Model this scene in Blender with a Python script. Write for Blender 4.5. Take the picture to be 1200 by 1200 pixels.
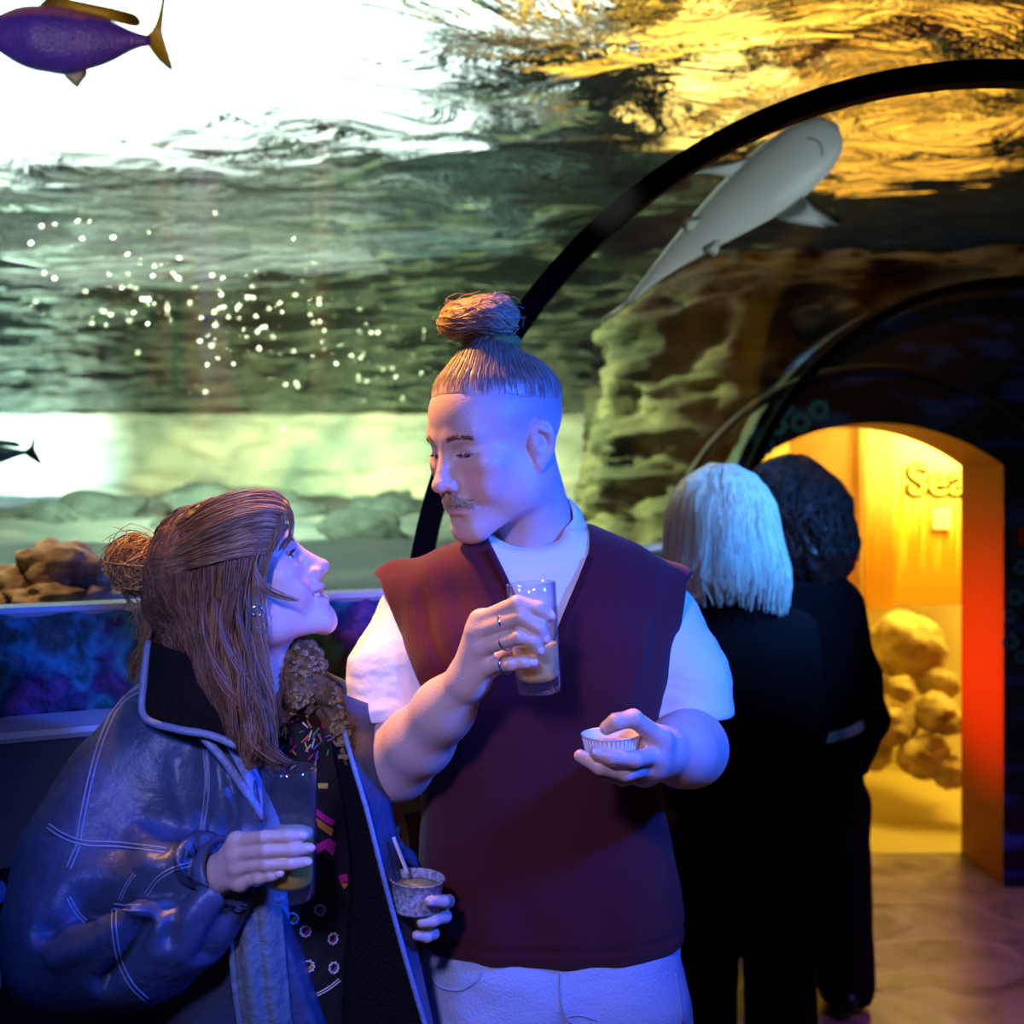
import bpy, bmesh, math, random
import numpy as np
from mathutils import Vector, Matrix
from mathutils.bvhtree import BVHTree

sc = bpy.context.scene
COL = sc.collection
for o in list(bpy.data.objects):
    bpy.data.objects.remove(o)

# ---------------------------------------------------------------- camera
FPX, HOR, EYE = 1340.0, 561.0, 1.60
cam_d = bpy.data.cameras.new('camera')
cam = bpy.data.objects.new('camera', cam_d); COL.objects.link(cam)
cam.location = (0, 0, EYE); cam.rotation_euler = (math.pi/2, 0, 0)
cam_d.sensor_width = 36; cam_d.lens = 36*FPX/1200; cam_d.shift_y = (HOR-600)/1200
cam_d.clip_start = 0.05; cam_d.clip_end = 100
cam_d.dof.use_dof = True; cam_d.dof.focus_distance = 1.5; cam_d.dof.aperture_fstop = 4.0
sc.camera = cam

# ---------------------------------------------------------------- view + world
sc.view_settings.view_transform = 'Standard'; sc.view_settings.look = 'None'
sc.view_settings.gamma = 1; sc.view_settings.exposure = 0.0
sc.view_settings.use_curve_mapping = False
world = bpy.data.worlds.new('world'); sc.world = world; world.use_nodes = True
bg = world.node_tree.nodes['Background']
bg.inputs[0].default_value = (0.02, 0.03, 0.08, 1); bg.inputs[1].default_value = 0.25

# ---------------------------------------------------------------- lights
def aim(o, tgt):
    d = Vector(tgt)-o.location
    o.rotation_euler = d.to_track_quat('-Z', 'Y').to_euler()
def area(name, loc, tgt, w, h, power, col, spread=180):
    l = bpy.data.lights.new(name, 'AREA'); l.shape = 'RECTANGLE'; l.size = w; l.size_y = h
    l.energy = power; l.color = col; l.spread = math.radians(spread)
    o = bpy.data.objects.new(name, l); COL.objects.link(o); o.location = loc; aim(o, tgt); return o
def spot(name, loc, tgt, power, col, ang=60, blend=0.6, r=0.05):
    l = bpy.data.lights.new(name, 'SPOT'); l.energy = power; l.color = col
    l.spot_size = math.radians(ang); l.spot_blend = blend; l.shadow_soft_size = r
    o = bpy.data.objects.new(name, l); COL.objects.link(o); o.location = loc; aim(o, tgt); return o
# blue and lavender tunnel lamps on the visitors' side
spot('blue_key_light', (1.15, 0.85, 2.05), (0.05, 1.6, 1.5), 300, (0.008, 0.085, 1.0), 55, 0.9, 0.08)
spot('lavender_light', (-0.30, 0.15, 2.0), (-0.12, 1.5, 1.28), 76, (0.40, 0.38, 1.0), 44, 0.9, 0.07)
spot('blue_jacket_light', (-0.75, 0.2, 2.0), (-0.5, 1.45, 1.05), 34, (0.03, 0.16, 1.0), 50, 1.0, 0.08)
spot('blue_far_light', (1.45, 1.75, 2.15), (0.66, 3.0, 1.50), 330, (0.05, 0.27, 1.0), 38, 0.8, 0.06)
spot('pale_far_light', (0.12, 1.95, 2.2), (0.49, 2.85, 1.60), 30, (1.0, 0.96, 0.85), 20, 0.9, 0.05)
spot('violet_floor_light', (2.2, 2.9, 2.1), (1.75, 3.6, 0.0), 110, (0.50, 0.14, 0.9), 60, 1.0, 0.05)
# warm lamp over the couple, shining down through the tank glass
spot('warm_top_light', (-0.75, 1.85, 2.82), (-0.10, 1.58, 1.48), 330, (1.0, 0.42, 0.10), 42, 0.9, 0.06)
# unseen fill lights added in and beside the tank, no fixtures modelled
area('tank_wash_light', (-1.6, 2.7, 2.82), (-2.4, 16, 2.3), 1.2, 0.3, 900, (0.86, 1.0, 0.62), 48)
spot('cyan_side_light', (-2.9, 3.0, 2.8), (-8.9, 19.5, 2.0), 130000, (0.70, 0.93, 1.0), 15, 1.0, 0.1)
spot('rock_heap_light', (-1.5, 2.4, 2.8), (-0.98, 2.42, 1.35), 70, (1.0, 0.68, 0.36), 40, 0.7, 0.05)
spot('rock_green_light', (-2.3, 5.9, 2.78), (0.50, 5.35, 1.75), 2600, (0.66, 1.0, 0.34), 34, 1.0, 0.03)
spot('rock_amber_light', (1.75, 3.3, 2.84), (1.3, 4.9, 2.45), 12, (1.0, 0.38, 0.05), 70, 1.0, 0.06)  # added to warm the top of the rock
spot('shark_light', (1.3, 2.25, 1.42), (0.62, 3.2, 2.38), 34, (0.80, 0.95, 1.0), 42, 0.8, 0.05)
spot('fish_light', (-1.3, 1.5, 2.55), (-1.0, 2.7, 2.62), 26, (1.0, 0.72, 0.80), 50, 0.8, 0.05)  # added to brighten the violet fish
# exhibit room behind the doorway
area('yellow_room_light', (2.35, 5.75, 2.12), (1.85, 5.9, 0.6), 0.7, 0.5, 85, (1.0, 0.70, 0.10), 180)
spot('red_wall_light', (1.02, 4.72, 0.75), (1.94, 4.66, 0.88), 130, (1.0, 0.008, 0.003), 75, 1.0, 0.02)

# ---------------------------------------------------------------- helpers
def P(px, py, y):
    return Vector(((px-600)*y/FPX, y, EYE-(py-HOR)*y/FPX))

def tag(o, label=None, cat=None, group=None, kind=None):
    if label: o['label'] = label
    if cat: o['category'] = cat
    if group: o['group'] = group
    if kind: o['kind'] = kind
    return o
def empty(name, loc=(0, 0, 0)):
    o = bpy.data.objects.new(name, None); COL.objects.link(o); o.location = loc
    o.empty_display_size = 0.05
    return o
def link(name, me, mat=None, parent=None):
    o = bpy.data.objects.new(name, me); COL.objects.link(o)
    if mat is not None: me.materials.append(mat)
    if parent is not None:
        o.parent = parent; o.matrix_parent_inverse = Matrix.Translation(parent.location).inverted()
    return o
def mesh_np(name, V, F, smooth=True, col=None):
    """V (n,3) array, F (m,k) array of equal-size faces or list of lists"""
    me = bpy.data.meshes.new(name)
    V = np.asarray(V, dtype=np.float32)
    if isinstance(F, np.ndarray):
        m, k = F.shape
        me.vertices.add(len(V)); me.vertices.foreach_set('co', V.ravel())
        me.loops.add(m*k); me.loops.foreach_set('vertex_index', F.astype(np.int32).ravel())
        me.polygons.add(m); me.polygons.foreach_set('loop_start', np.arange(0, m*k, k, dtype=np.int32))
        me.update(calc_edges=True); me.validate()
    else:
        me.from_pydata([tuple(v) for v in V], [], [tuple(f) for f in F]); me.update()
    if smooth and len(me.polygons):
        me.polygons.foreach_set('use_smooth', np.ones(len(me.polygons), dtype=bool))
    if col is not None:
        a = me.attributes.new('col', 'FLOAT_COLOR', 'POINT')
        c = np.ones((len(V), 4), dtype=np.float32); c[:, :3] = col
        a.data.foreach_set('color', c.ravel())
    return me
def bm_mesh(name, bm, smooth=False):
    me = bpy.data.meshes.new(name); bm.normal_update(); bm.to_mesh(me); bm.free()
    if smooth:
        me.polygons.foreach_set('use_smooth', np.ones(len(me.polygons), dtype=bool))
    return me
def add_box(bm, c, h, R=None, bev=0.0):
    m = Matrix.Translation(c) @ ((R.to_4x4()) if R is not None else Matrix()) @ Matrix.Diagonal((2*h[0], 2*h[1], 2*h[2], 1))
    r = bmesh.ops.create_cube(bm, size=1, matrix=m)
    if bev > 0:
        es = list({e for v in r['verts'] for e in v.link_edges})
        bmesh.ops.bevel(bm, geom=es, offset=bev, segments=2, affect='EDGES', profile=0.5)
def tube_np(pts, radii, sides=8, cap=True, up=None, flat=1.0):
    """swept tube; pts (n,3); returns V,F(list)"""
    pts = np.asarray(pts, float); n = len(pts)
    radii = np.broadcast_to(np.asarray(radii, float), (n,))
    T = np.gradient(pts, axis=0); T /= np.linalg.norm(T, axis=1, keepdims=True)+1e-12
    a = np.array(up if up is not None else (0.0, 0.0, 1.0), float)
    if up is None and abs(T[0] @ a) > 0.9: a = np.array((0.0, 1.0, 0.0))
    V = []; N = a-T[0]*(a @ T[0]); N /= np.linalg.norm(N)
    ang = np.linspace(0, 2*np.pi, sides, endpoint=False)
    for i in range(n):
        N = N-T[i]*(N @ T[i]); N /= np.linalg.norm(N)+1e-12
        B = np.cross(T[i], N)
        V.append(pts[i]+radii[i]*(np.outer(np.cos(ang), N)*flat+np.outer(np.sin(ang), B)))
    V = np.concatenate(V); F = []
    for i in range(n-1):
        for j in range(sides):
            k = (j+1) % sides
            F.append((i*sides+j, i*sides+k, (i+1)*sides+k, (i+1)*sides+j))
    if cap:
        F.append(tuple(range(sides-1, -1, -1))); F.append(tuple((n-1)*sides+j for j in range(sides)))
    return V, F
def merge(parts):
    V = []; F = []; b = 0
    for v, f in parts:
        V.append(v); F += [tuple(i+b for i in q) for q in f]; b += len(v)
    return np.concatenate(V), F
def lathe_np(prof, seg=32, closed=False):
    """prof list of (r,z); open surface of revolution around z"""
    n = len(prof); ang = np.linspace(0, 2*np.pi, seg, endpoint=False)
    V = np.array([(r*np.cos(a), r*np.sin(a), z) for r, z in prof for a in ang]); F = []
    for i in range(n-1):
        for j in range(seg):
            k = (j+1) % seg
            F.append((i*seg+j, i*seg+k, (i+1)*seg+k, (i+1)*seg+j))
    if prof[0][0] > 1e-6: F.append(tuple(range(seg-1, -1, -1)))
    if prof[-1][0] > 1e-6 and not closed: F.append(tuple((n-1)*seg+j for j in range(seg)))
    return V, F
def catmull(pts, m=8):
    pts = np.asarray(pts, float); n = len(pts)
    if n < 3:
        t = np.linspace(0, 1, m+1)[:, None]; return pts[0]*(1-t)+pts[-1]*t
    Q = np.vstack([2*pts[0]-pts[1], pts, 2*pts[-1]-pts[-2]]); out = []
    for i in range(n-1):
        p0, p1, p2, p3 = Q[i:i+4]
        for t in np.linspace(0, 1, m, endpoint=False):
            out.append(0.5*((2*p1)+(-p0+p2)*t+(2*p0-5*p1+4*p2-p3)*t*t+(-p0+3*p1-3*p2+p3)*t**3))
    out.append(pts[-1]); return np.array(out)

# value noise for mesh relief
def vnoise(p, seed=0):
    p = np.asarray(p, np.float64); i = np.floor(p).astype(np.int64); f = p-i; f = f*f*(3-2*f)
    def h(ix):
        n = ix[..., 0]*374761393+ix[..., 1]*668265263+ix[..., 2]*2147483647+seed*974711
        n = (n ^ (n >> 13))*1274126177; n = n ^ (n >> 16)
        return (n & 0xffff)/65535.0
    r = 0
    for dx in (0, 1):
        for dy in (0, 1):
            for dz in (0, 1):
                w = (f[..., 0] if dx else 1-f[..., 0])*(f[..., 1] if dy else 1-f[..., 1])*(f[..., 2] if dz else 1-f[..., 2])
                r = r+w*h(i+np.array((dx, dy, dz)))
    return r*2-1
def fbm(p, oct=4, seed=0):
    p = np.asarray(p, float); s = 0; a = 1.0
    for k in range(oct):
        s = s+a*vnoise(p*(2.03**k), seed+k); a *= 0.5
    return s

# ---------------------------------------------------------------- materials
def mat(name, col=(0.5, 0.5, 0.5), rough=0.5, metal=0.0, spec=0.5, attr=False, bump=None, var=None, sheen=0, sss=0, coat=0):
    """bump=(scale,strength[,detail]) noise bump; var=(scale, colour2) noise colour variation; attr: colour from 'col'"""
    m = bpy.data.materials.new(name); m.use_nodes = True
    nt = m.node_tree; b = nt.nodes['Principled BSDF']
    b.inputs['Base Color'].default_value = (*col, 1); b.inputs['Roughness'].default_value = rough
    b.inputs['Metallic'].default_value = metal; b.inputs['Specular IOR Level'].default_value = spec
    if sheen: b.inputs['Sheen Weight'].default_value = sheen; b.inputs['Sheen Roughness'].default_value = 0.5
    if coat: b.inputs['Coat Weight'].default_value = coat; b.inputs['Coat Roughness'].default_value = 0.15
    if sss:
        b.inputs['Subsurface Weight'].default_value = sss; b.inputs['Subsurface Radius'].default_value = (0.012, 0.005, 0.003)
        b.inputs['Subsurface Scale'].default_value = 0.5
    tc = nt.nodes.new('ShaderNodeTexCoord')
    if attr:
        a = nt.nodes.new('ShaderNodeAttribute'); a.attribute_name = 'col'
        nt.links.new(a.outputs['Color'], b.inputs['Base Color'])
    if var:
        n = nt.nodes.new('ShaderNodeTexNoise'); n.inputs['Scale'].default_value = var[0]; n.inputs['Detail'].default_value = 5
        nt.links.new(tc.outputs['Object'], n.inputs['Vector'])
        r = nt.nodes.new('ShaderNodeValToRGB'); r.color_ramp.elements[0].position = 0.35; r.color_ramp.elements[1].position = 0.65
        r.color_ramp.elements[0].color = (*col, 1); r.color_ramp.elements[1].color = (*var[1], 1)
        nt.links.new(n.outputs['Fac'], r.inputs['Fac']); nt.links.new(r.outputs['Color'], b.inputs['Base Color'])
    if bump:
        n = nt.nodes.new('ShaderNodeTexNoise'); n.inputs['Scale'].default_value = bump[0]
        n.inputs['Detail'].default_value = bump[2] if len(bump) > 2 else 3
        nt.links.new(tc.outputs['Object'], n.inputs['Vector'])
        bp = nt.nodes.new('ShaderNodeBump'); bp.inputs['Strength'].default_value = bump[1]; bp.inputs['Distance'].default_value = 0.01
        nt.links.new(n.outputs['Fac'], bp.inputs['Height']); nt.links.new(bp.outputs['Normal'], b.inputs['Normal'])
    return m
def nodes(m): return m.node_tree.nodes, m.node_tree.links
# ---------------------------------------------------------------- small signed-distance modeller
class Fr:
    """local frame: rotation (columns = local axes), origin, uniform scale"""
    def __init__(s, R=None, t=(0, 0, 0), k=1.0):
        s.R = np.eye(3) if R is None else np.array(R, float); s.t = np.array(t, float); s.k = k
    def pt(s, v): return s.t+s.k*(s.R @ np.array(v, float))
def head_frame(origin, yaw, pitch, roll=0.0, k=1.0):
    a, b = math.radians(yaw), math.radians(pitch)
    f = np.array((-math.sin(a)*math.cos(b), -math.cos(a)*math.cos(b), -math.sin(b)))
    l = np.array((math.cos(a), -math.sin(a), 0.0)); u = np.cross(f, l); u = u if u[2] > 0 else -u
    c, s = math.cos(math.radians(roll)), math.sin(math.radians(roll))
    l2 = c*l+s*u; u2 = -s*l+c*u
    return Fr(np.stack([l2, f, u2], axis=1), origin, k)
ID = Fr()
class SDF:
    def __init__(s): s.ops = []
    def _add(s, fn, c, rad, op, k): s.ops.append((fn, np.array(c, float), rad, op, k)); return s
    def rc(s, a, b, r1, r2=None, k=0.01, op='u', fr=ID):
        r2 = r1 if r2 is None else r2
        a = fr.pt(a); b = fr.pt(b); r1 = r1*fr.k; r2 = r2*fr.k; k = k*fr.k
        ba = b-a; L2 = max(ba @ ba, 1e-12)
        def fn(p):
            q = p-a; t = np.clip(q @ ba/L2, 0, 1)
            return np.linalg.norm(q-t[:, None]*ba, axis=1)-(r1+(r2-r1)*t)
        return s._add(fn, (a+b)/2, math.sqrt(L2)/2+max(r1, r2), op, k)
    def ch(s, pts, rs, k=0.006, op='u', fr=ID, k0=None):
        """tapered chain, joined with itself in one primitive"""
        P_ = np.array([fr.pt(p) for p in pts]); R_ = np.array(rs, float)*fr.k; kk = k*fr.k
        def fn(p):
            d = np.full(len(p), 9.0)
            for i in range(len(P_)-1):
                ba = P_[i+1]-P_[i]; q = p-P_[i]; t = np.clip(q @ ba/max(ba @ ba, 1e-12), 0, 1)
                e = np.linalg.norm(q-t[:, None]*ba, axis=1)-(R_[i]+(R_[i+1]-R_[i])*t)
                h = np.maximum(kk-np.abs(d-e), 0)/max(kk, 1e-9); d = np.minimum(d, e)-h*h*kk*.25
            return d
        c = (P_.min(0)+P_.max(0))/2
        return s._add(fn, c, np.linalg.norm(P_-c, axis=1).max()+R_.max(), op, kk)
    def el(s, c, r, k=0.01, op='u', fr=ID, R=None):
        c = fr.pt(c); r = np.array(r, float)*fr.k; k = k*fr.k
        M = fr.R if R is None else fr.R @ np.array(R)
        def fn(p):
            q = (p-c) @ M; k0 = np.linalg.norm(q/r, axis=1); k1 = np.linalg.norm(q/(r*r), axis=1)
            return k0*(k0-1)/np.maximum(k1, 1e-9)
        return s._add(fn, c, r.max(), op, k)
    def bx(s, c, h, rd=0.005, k=0.005, op='u', fr=ID, R=None):
        c = fr.pt(c); h = np.array(h, float)*fr.k; M = fr.R if R is None else fr.R @ np.array(R)
        def fn(p):
            q = np.abs((p-c) @ M)-h+rd
            return np.linalg.norm(np.maximum(q, 0), axis=1)+np.minimum(q.max(1), 0)-rd
        return s._add(fn, c, np.linalg.norm(h), op, k)
    def loft(s, tab, n=2.4, k=0.02, op='u', grow=0.0):
        """vertical stack of super-ellipse slices: rows (z, cx, cy, half width, half depth)"""
        T = np.array(sorted(tab), float); z = T[:, 0]
        zz = np.linspace(z[0], z[-1], 160)
        C = [np.interp(zz, z, T[:, i]) for i in range(1, 5)]
        ker = np.hanning(11); ker /= ker.sum()
        C = [np.convolve(np.pad(c, 5, mode='edge'), ker, mode='valid') for c in C]
        def fn(p):
            zc = np.clip(p[:, 2], z[0], z[-1])
            cx, cy, hw, hd = [np.interp(zc, zz, c) for c in C]
            hw = hw+grow; hd = hd+grow
            q = (np.abs((p[:, 0]-cx)/hw)**n+np.abs((p[:, 1]-cy)/hd)**n)**(1/n)
            d = (q-1)*np.minimum(hw, hd)
            e = np.abs(p[:, 2]-(z[0]+z[-1])/2)-((z[-1]-z[0])/2+grow)
            return np.maximum(d, e)
        c = (T[:, 1].mean(), T[:, 2].mean(), (z[0]+z[-1])/2)
        return s._add(fn, c, (z[-1]-z[0])/2+T[:, 3].max()+0.1, op, k)
    def fun(s, fn, c, rad, op='u', k=0.01): return s._add(fn, c, rad, op, k)
    def disp(s, fn): return s._add(fn, (0, 0, 0), 1e3, 'd', 0)
    @staticmethod
    def comb(d, e, op, k):
        if op == 'd': return d+e
        if op == 'u':
            if k <= 0: return np.minimum(d, e)
            h = np.maximum(k-np.abs(d-e), 0)/k; return np.minimum(d, e)-h*h*k*0.25
        if op == 's':
            e = -e
        if k <= 0: return np.maximum(d, e)
        h = np.maximum(k-np.abs(d-e), 0)/k; return np.maximum(d, e)+h*h*k*0.25
    def eval(s, p):
        d = np.full(len(p), 9.0)
        for fn, c, rad, op, k in s.ops: d = s.comb(d, fn(p), op, k)
        return d
    def mesh(s, lo, hi, h, margin=1.25, smooth=1):
        lo = np.array(lo, float); hi = np.array(hi, float); B = 8; bs = B*h
        nb = np.ceil((hi-lo)/bs).astype(int)
        ii = np.stack(np.meshgrid(*[np.arange(n) for n in nb], indexing='ij'), -1).reshape(-1, 3)
        cen = lo+(ii+0.5)*bs; half = 0.87*bs
        d = np.full(len(cen), 9.0)
        for fn, c, rad, op, k in s.ops:
            if op == 'd': continue
            m = np.linalg.norm(cen-c, axis=1) < rad+k+4*bs
            if m.any(): d[m] = s.comb(d[m], fn(cen[m]), op, k)
        act = np.abs(d) < half*margin+0.004
        ii = ii[act]; cen = cen[act]; n = len(ii)
        g = np.stack(np.meshgrid(*[np.arange(B+1)]*3, indexing='ij'), -1).reshape(-1, 3)
        pts = (lo+ii[:, None, :]*bs+g[None]*h).astype(np.float64)       # n,729,3
        D = np.full((n, (B+1)**3), 9.0)
        for fn, c, rad, op, k in s.ops:
            if op == 'd': continue
            m = np.linalg.norm(cen-c, axis=1) < rad*1.25+2*k+2.6*half if op != 'd' else np.ones(n, bool)
            if not m.any(): continue
            pp = pts[m]; sh = pp.shape[:2]
            D[m] = s.comb(D[m].ravel(), fn(pp.reshape(-1, 3)), op, k).reshape(sh)
        D = D.reshape(n, B+1, B+1, B+1)
        S = D < 0
        corners = [(a, b, c) for a in (0, 1) for b in (0, 1) for c in (0, 1)]
        cs = np.stack([S[:, a:a+B, b:b+B, c:c+B] for a, b, c in corners], -1)
        cnt = cs.sum(-1); on = (cnt > 0) & (cnt < 8)
        w = np.argwhere(on)                                             # block, i,j,k
        gi = ii[w[:, 0]]*B+w[:, 1:]
        dims = nb*B+2
        key = (gi[:, 0]*dims[1]+gi[:, 1])*dims[2]+gi[:, 2]
        val = np.stack([D[w[:, 0], w[:, 1]+a, w[:, 2]+b, w[:, 3]+c] for a, b, c in corners], -1)
        acc = np.zeros((len(w), 3)); num = np.zeros(len(w)); CO = np.array(corners, float)
        for e0 in range(8):
            for e1 in range(e0+1, 8):
                if np.abs(CO[e0]-CO[e1]).sum() != 1: continue
                v0 = val[:, e0]; v1 = val[:, e1]; m = (v0 < 0) != (v1 < 0)
                t = v0/(np.where(v0 == v1, 1, v0-v1)); t = np.clip(t, 0, 1)
                acc += np.where(m[:, None], CO[e0]+t[:, None]*(CO[e1]-CO[e0]), 0); num += m
        V = lo+(gi+acc/num[:, None])*h
        order = np.argsort(key); ks = key[order]
        uk, first = np.unique(ks, return_index=True)
        V = V[order][first]; gi = gi[order][first]; vv = val[order][first]
        def look(g_):
            q = (g_[:, 0]*dims[1]+g_[:, 1])*dims[2]+g_[:, 2]
            j = np.clip(np.searchsorted(uk, q), 0, len(uk)-1)
            return np.where(uk[j] == q, j, -1)
        Q = []
        E = np.eye(3, dtype=int)
        for ax in range(3):
            b, c = E[(ax+1) % 3], E[(ax+2) % 3]
            idx1 = {0: 4, 1: 2, 2: 1}[ax]
            s0 = vv[:, 0] < 0; s1 = vv[:, idx1] < 0; m = s0 != s1
            me = np.nonzero(m)[0]; gg = gi[me]
            q = np.stack([me, look(gg-b), look(gg-b-c), look(gg-c)], 1)
            ok = (q >= 0).all(1); q = q[ok]; fl = ~s0[me][ok]
            q[fl] = q[fl][:, ::-1]
            Q.append(q)
        F = np.concatenate(Q)
        for _ in range(smooth):
            A = np.zeros_like(V); N = np.zeros(len(V))
            for i in range(4):
                j = (i+1) % 4
                for x, y in ((i, j), (j, i)):
                    for d_ in range(3): A[:, d_] += np.bincount(F[:, x], V[F[:, y], d_], len(V))
                    N += np.bincount(F[:, x], minlength=len(V))
            V = np.where(N[:, None] > 0, 0.5*V+0.5*A/np.maximum(N, 1)[:, None], V)
        ds = [o[0] for o in s.ops if o[3] == 'd']
        if ds:      # cloth folds and pile: moved along the normal
            N = vnormals(V, F); V = V-N*sum(f(V) for f in ds)[:, None]
        return V, F
def vnormals(V, F):
    n = np.cross(V[F[:, 2]]-V[F[:, 0]], V[F[:, 3]]-V[F[:, 1]]); N = np.zeros_like(V)
    for i in range(4):
        for d in range(3): N[:, d] += np.bincount(F[:, i], n[:, d], len(V))
    return N/(np.linalg.norm(N, axis=1, keepdims=True)+1e-12)
def bvh_of(V, F):
    return BVHTree.FromPolygons(np.asarray(V).tolist(), np.asarray(F).tolist())
def cast(bvh, px, py, off=0.0):
    """point of a surface seen along the line through the picture point"""
    o = Vector((0, 0, EYE)); d = (P(px, py, 1.0)-o).normalized()
    hit, n, i, t = bvh.ray_cast(o, d)
    if hit is None: return None, None
    if n.dot(d) > 0: n = -n
    return hit+n*off, n
# ---------------------------------------------------------------- setting: tunnel, tank, doorway
RT, CZ, SILL = 1.09, 1.27, 1.396           # tunnel radius, axis height, glass foot height
WS, SAND = 2.90, 1.24                      # water surface, tank sand level
C1, C2 = (0.893, 2.10), (1.92, 4.33)       # rib centres (x, y)

# floor
m_floor = mat('stained_concrete', (0.16, 0.115, 0.10), 0.34, spec=0.5)
def _floor():
    n, l = nodes(m_floor); b = n['Principled BSDF']; tc = n['Texture Coordinate']
    w = n.new('ShaderNodeTexNoise'); w.inputs['Scale'].default_value = 3.2; w.inputs['Detail'].default_value = 6; w.inputs['Distortion'].default_value = 2.2
    l.new(tc.outputs['Object'], w.inputs['Vector'])
    r = n.new('ShaderNodeValToRGB'); e = r.color_ramp.elements
    e[0].position = .3; e[0].color = (.07, .05, .05, 1); e[1].position = .72; e[1].color = (.30, .23, .20, 1)
    l.new(w.outputs['Fac'], r.inputs['Fac']); l.new(r.outputs['Color'], b.inputs['Base Color'])
    bp = n.new('ShaderNodeBump'); bp.inputs['Strength'].default_value = .25; bp.inputs['Distance'].default_value = .02
    l.new(w.outputs['Fac'], bp.inputs['Height']); l.new(bp.outputs['Normal'], b.inputs['Normal'])
_floor()
bm = bmesh.new(); add_box(bm, (0.6, 2.1, -0.05), (3.6, 2.78, 0.05))
tag(link('floor', bm_mesh('floor', bm), m_floor), 'brown stained concrete floor with swirling marks under purple light', kind='structure')

# glass tunnel sections: left foot xy and in-plane direction u
def section(c, u, t0, t1, n):
    t = np.linspace(t0, t1, n)
    return np.stack([c[0]+u[0]*RT*np.cos(t), c[1]+u[1]*RT*np.cos(t), CZ+RT*np.sin(t)], 1)
TH = math.asin((SILL-CZ)/RT)
def from_foot(f, deg):
    u = np.array((math.cos(math.radians(deg)), math.sin(math.radians(deg))))
    return np.array(f)+RT*math.cos(TH)*u, u
m_glass = bpy.data.materials.new('tank_acrylic'); m_glass.use_nodes = True
def _glass():
    n, l = nodes(m_glass); n.remove(n['Principled BSDF'])
    tr = n.new('ShaderNodeBsdfTransparent'); tr.inputs[0].default_value = (.93, .97, .95, 1)
    gl = n.new('ShaderNodeBsdfGlossy'); gl.inputs['Roughness'].default_value = 0.03
    mx = n.new('ShaderNodeMixShader'); mx.inputs[0].default_value = 0.045; l.new(tr.outputs[0], mx.inputs[1]); l.new(gl.outputs[0], mx.inputs[2])
    l.new(mx.outputs[0], n['Material Output'].inputs[0])
_glass()
def loft_sections(secs):
    V = np.concatenate(secs); n = len(secs[0]); F = []
    for i in range(len(secs)-1):
        for j in range(n-1): F.append((i*n+j, i*n+j+1, (i+1)*n+j+1, (i+1)*n+j))
    return V, F
secs = []
for f, dg, _ in (((-0.195, 2.10), 0, 0), ((-0.34, 2.035), -22, 0), ((-0.55, 1.935), -48, 0), ((-0.81, 1.81), -65, 0), ((-1.5, 1.48), -65, 0), ((-2.6, 0.97), -65, 0)):
    c, u = from_foot(f, dg); secs.append(section(c, u, math.pi-TH, math.pi*0.36, 28))
V, F = loft_sections(secs)
gp = link('window_1', mesh_np('window_1', V, F), m_glass)
tag(gp, 'curved clear acrylic tank panel behind the couple, left of the black rib', kind='structure')
secs = [section(np.array(C1)*(1-t)+np.array(C2)*t, (1, 0), math.pi-TH, TH, 48) for t in np.linspace(0, 1, 6)]
V, F = loft_sections(secs)
m_glass2 = m_glass.copy(); m_glass2.name = 'tunnel_acrylic'
for _n in m_glass2.node_tree.nodes:
    if _n.type == 'MIX_SHADER': _n.inputs[0].default_value = .014
tag(link('window_2', mesh_np('window_2', V, F), m_glass2), 'clear acrylic tunnel vault between the two black ribs', kind='structure')

# ribs
m_rib = mat('rib_black', (0.0015, 0.0018, 0.002), 0.6, spec=0.03)
def rib(name, c, w, d, n=64, lo=-0.25):
    t = np.linspace(math.pi-lo*0+0.16, -0.16, n); V = []; F = []
    for a in t:
        for r, y in ((RT-w, -d), (RT+0.004, -d), (RT+0.004, d), (RT-w, d)):
            V.append((c[0]+r*math.cos(a), c[1]+y, CZ+r*math.sin(a)))
    for i in range(n-1):
        for j in range(4):
            k = (j+1) % 4; F.append((i*4+j, i*4+k, i*4+4+k, i*4+4+j))
    F += [(3, 2, 1, 0), tuple(4*n-4+j for j in range(4))]
    me = mesh_np(name, np.array(V), F, smooth=False)
    return link(name, me, m_rib)
tag(rib('trim_1', C1, 0.036, 0.022), 'large black arched rib joining the tunnel glass panels', kind='structure')
tag(rib('trim_2', C2, 0.03, 0.03), 'smaller black arched rib where the tunnel meets the doorway wall', kind='structure')

# plinth walls under the glass
m_felt = mat('mural_crust', (0.1, 0.1, 0.1), 0.8, bump=(60, 1.0, 6))
def _crust():
    n, l = nodes(m_felt); b = n['Principled BSDF']; tc = n['Texture Coordinate']
    w = n.new('ShaderNodeTexNoise'); w.inputs['Scale'].default_value = 9; w.inputs['Detail'].default_value = 3
    l.new(tc.outputs['Object'], w.inputs['Vector'])
    r = n.new('ShaderNodeValToRGB'); e = r.color_ramp.elements
    e[0].position = .30; e[0].color = (.22, .05, .16, 1); e[1].position = .70; e[1].color = (.10, .09, .02, 1)
    for p_, c_ in ((.42, (.03, .03, .08)), (.50, (.03, .22, .22)), (.58, (.02, .06, .04))):
        x = e.new(p_); x.color = (*c_, 1)
    l.new(w.outputs['Color'], r.inputs['Fac']) if False else l.new(w.outputs['Fac'], r.inputs['Fac'])
    l.new(r.outputs['Color'], b.inputs['Base Color'])
_crust()
m_panelblue = mat('panel_navy', (0.006, 0.016, 0.04), 0.4, var=(5, (0.004, 0.008, 0.02)))
m_panelblack = mat('panel_black', (0.006, 0.006, 0.008), 0.5)
m_ledge = mat('sill_metal', (0.55, 0.55, 0.5), 0.35, metal=0.0)
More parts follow.
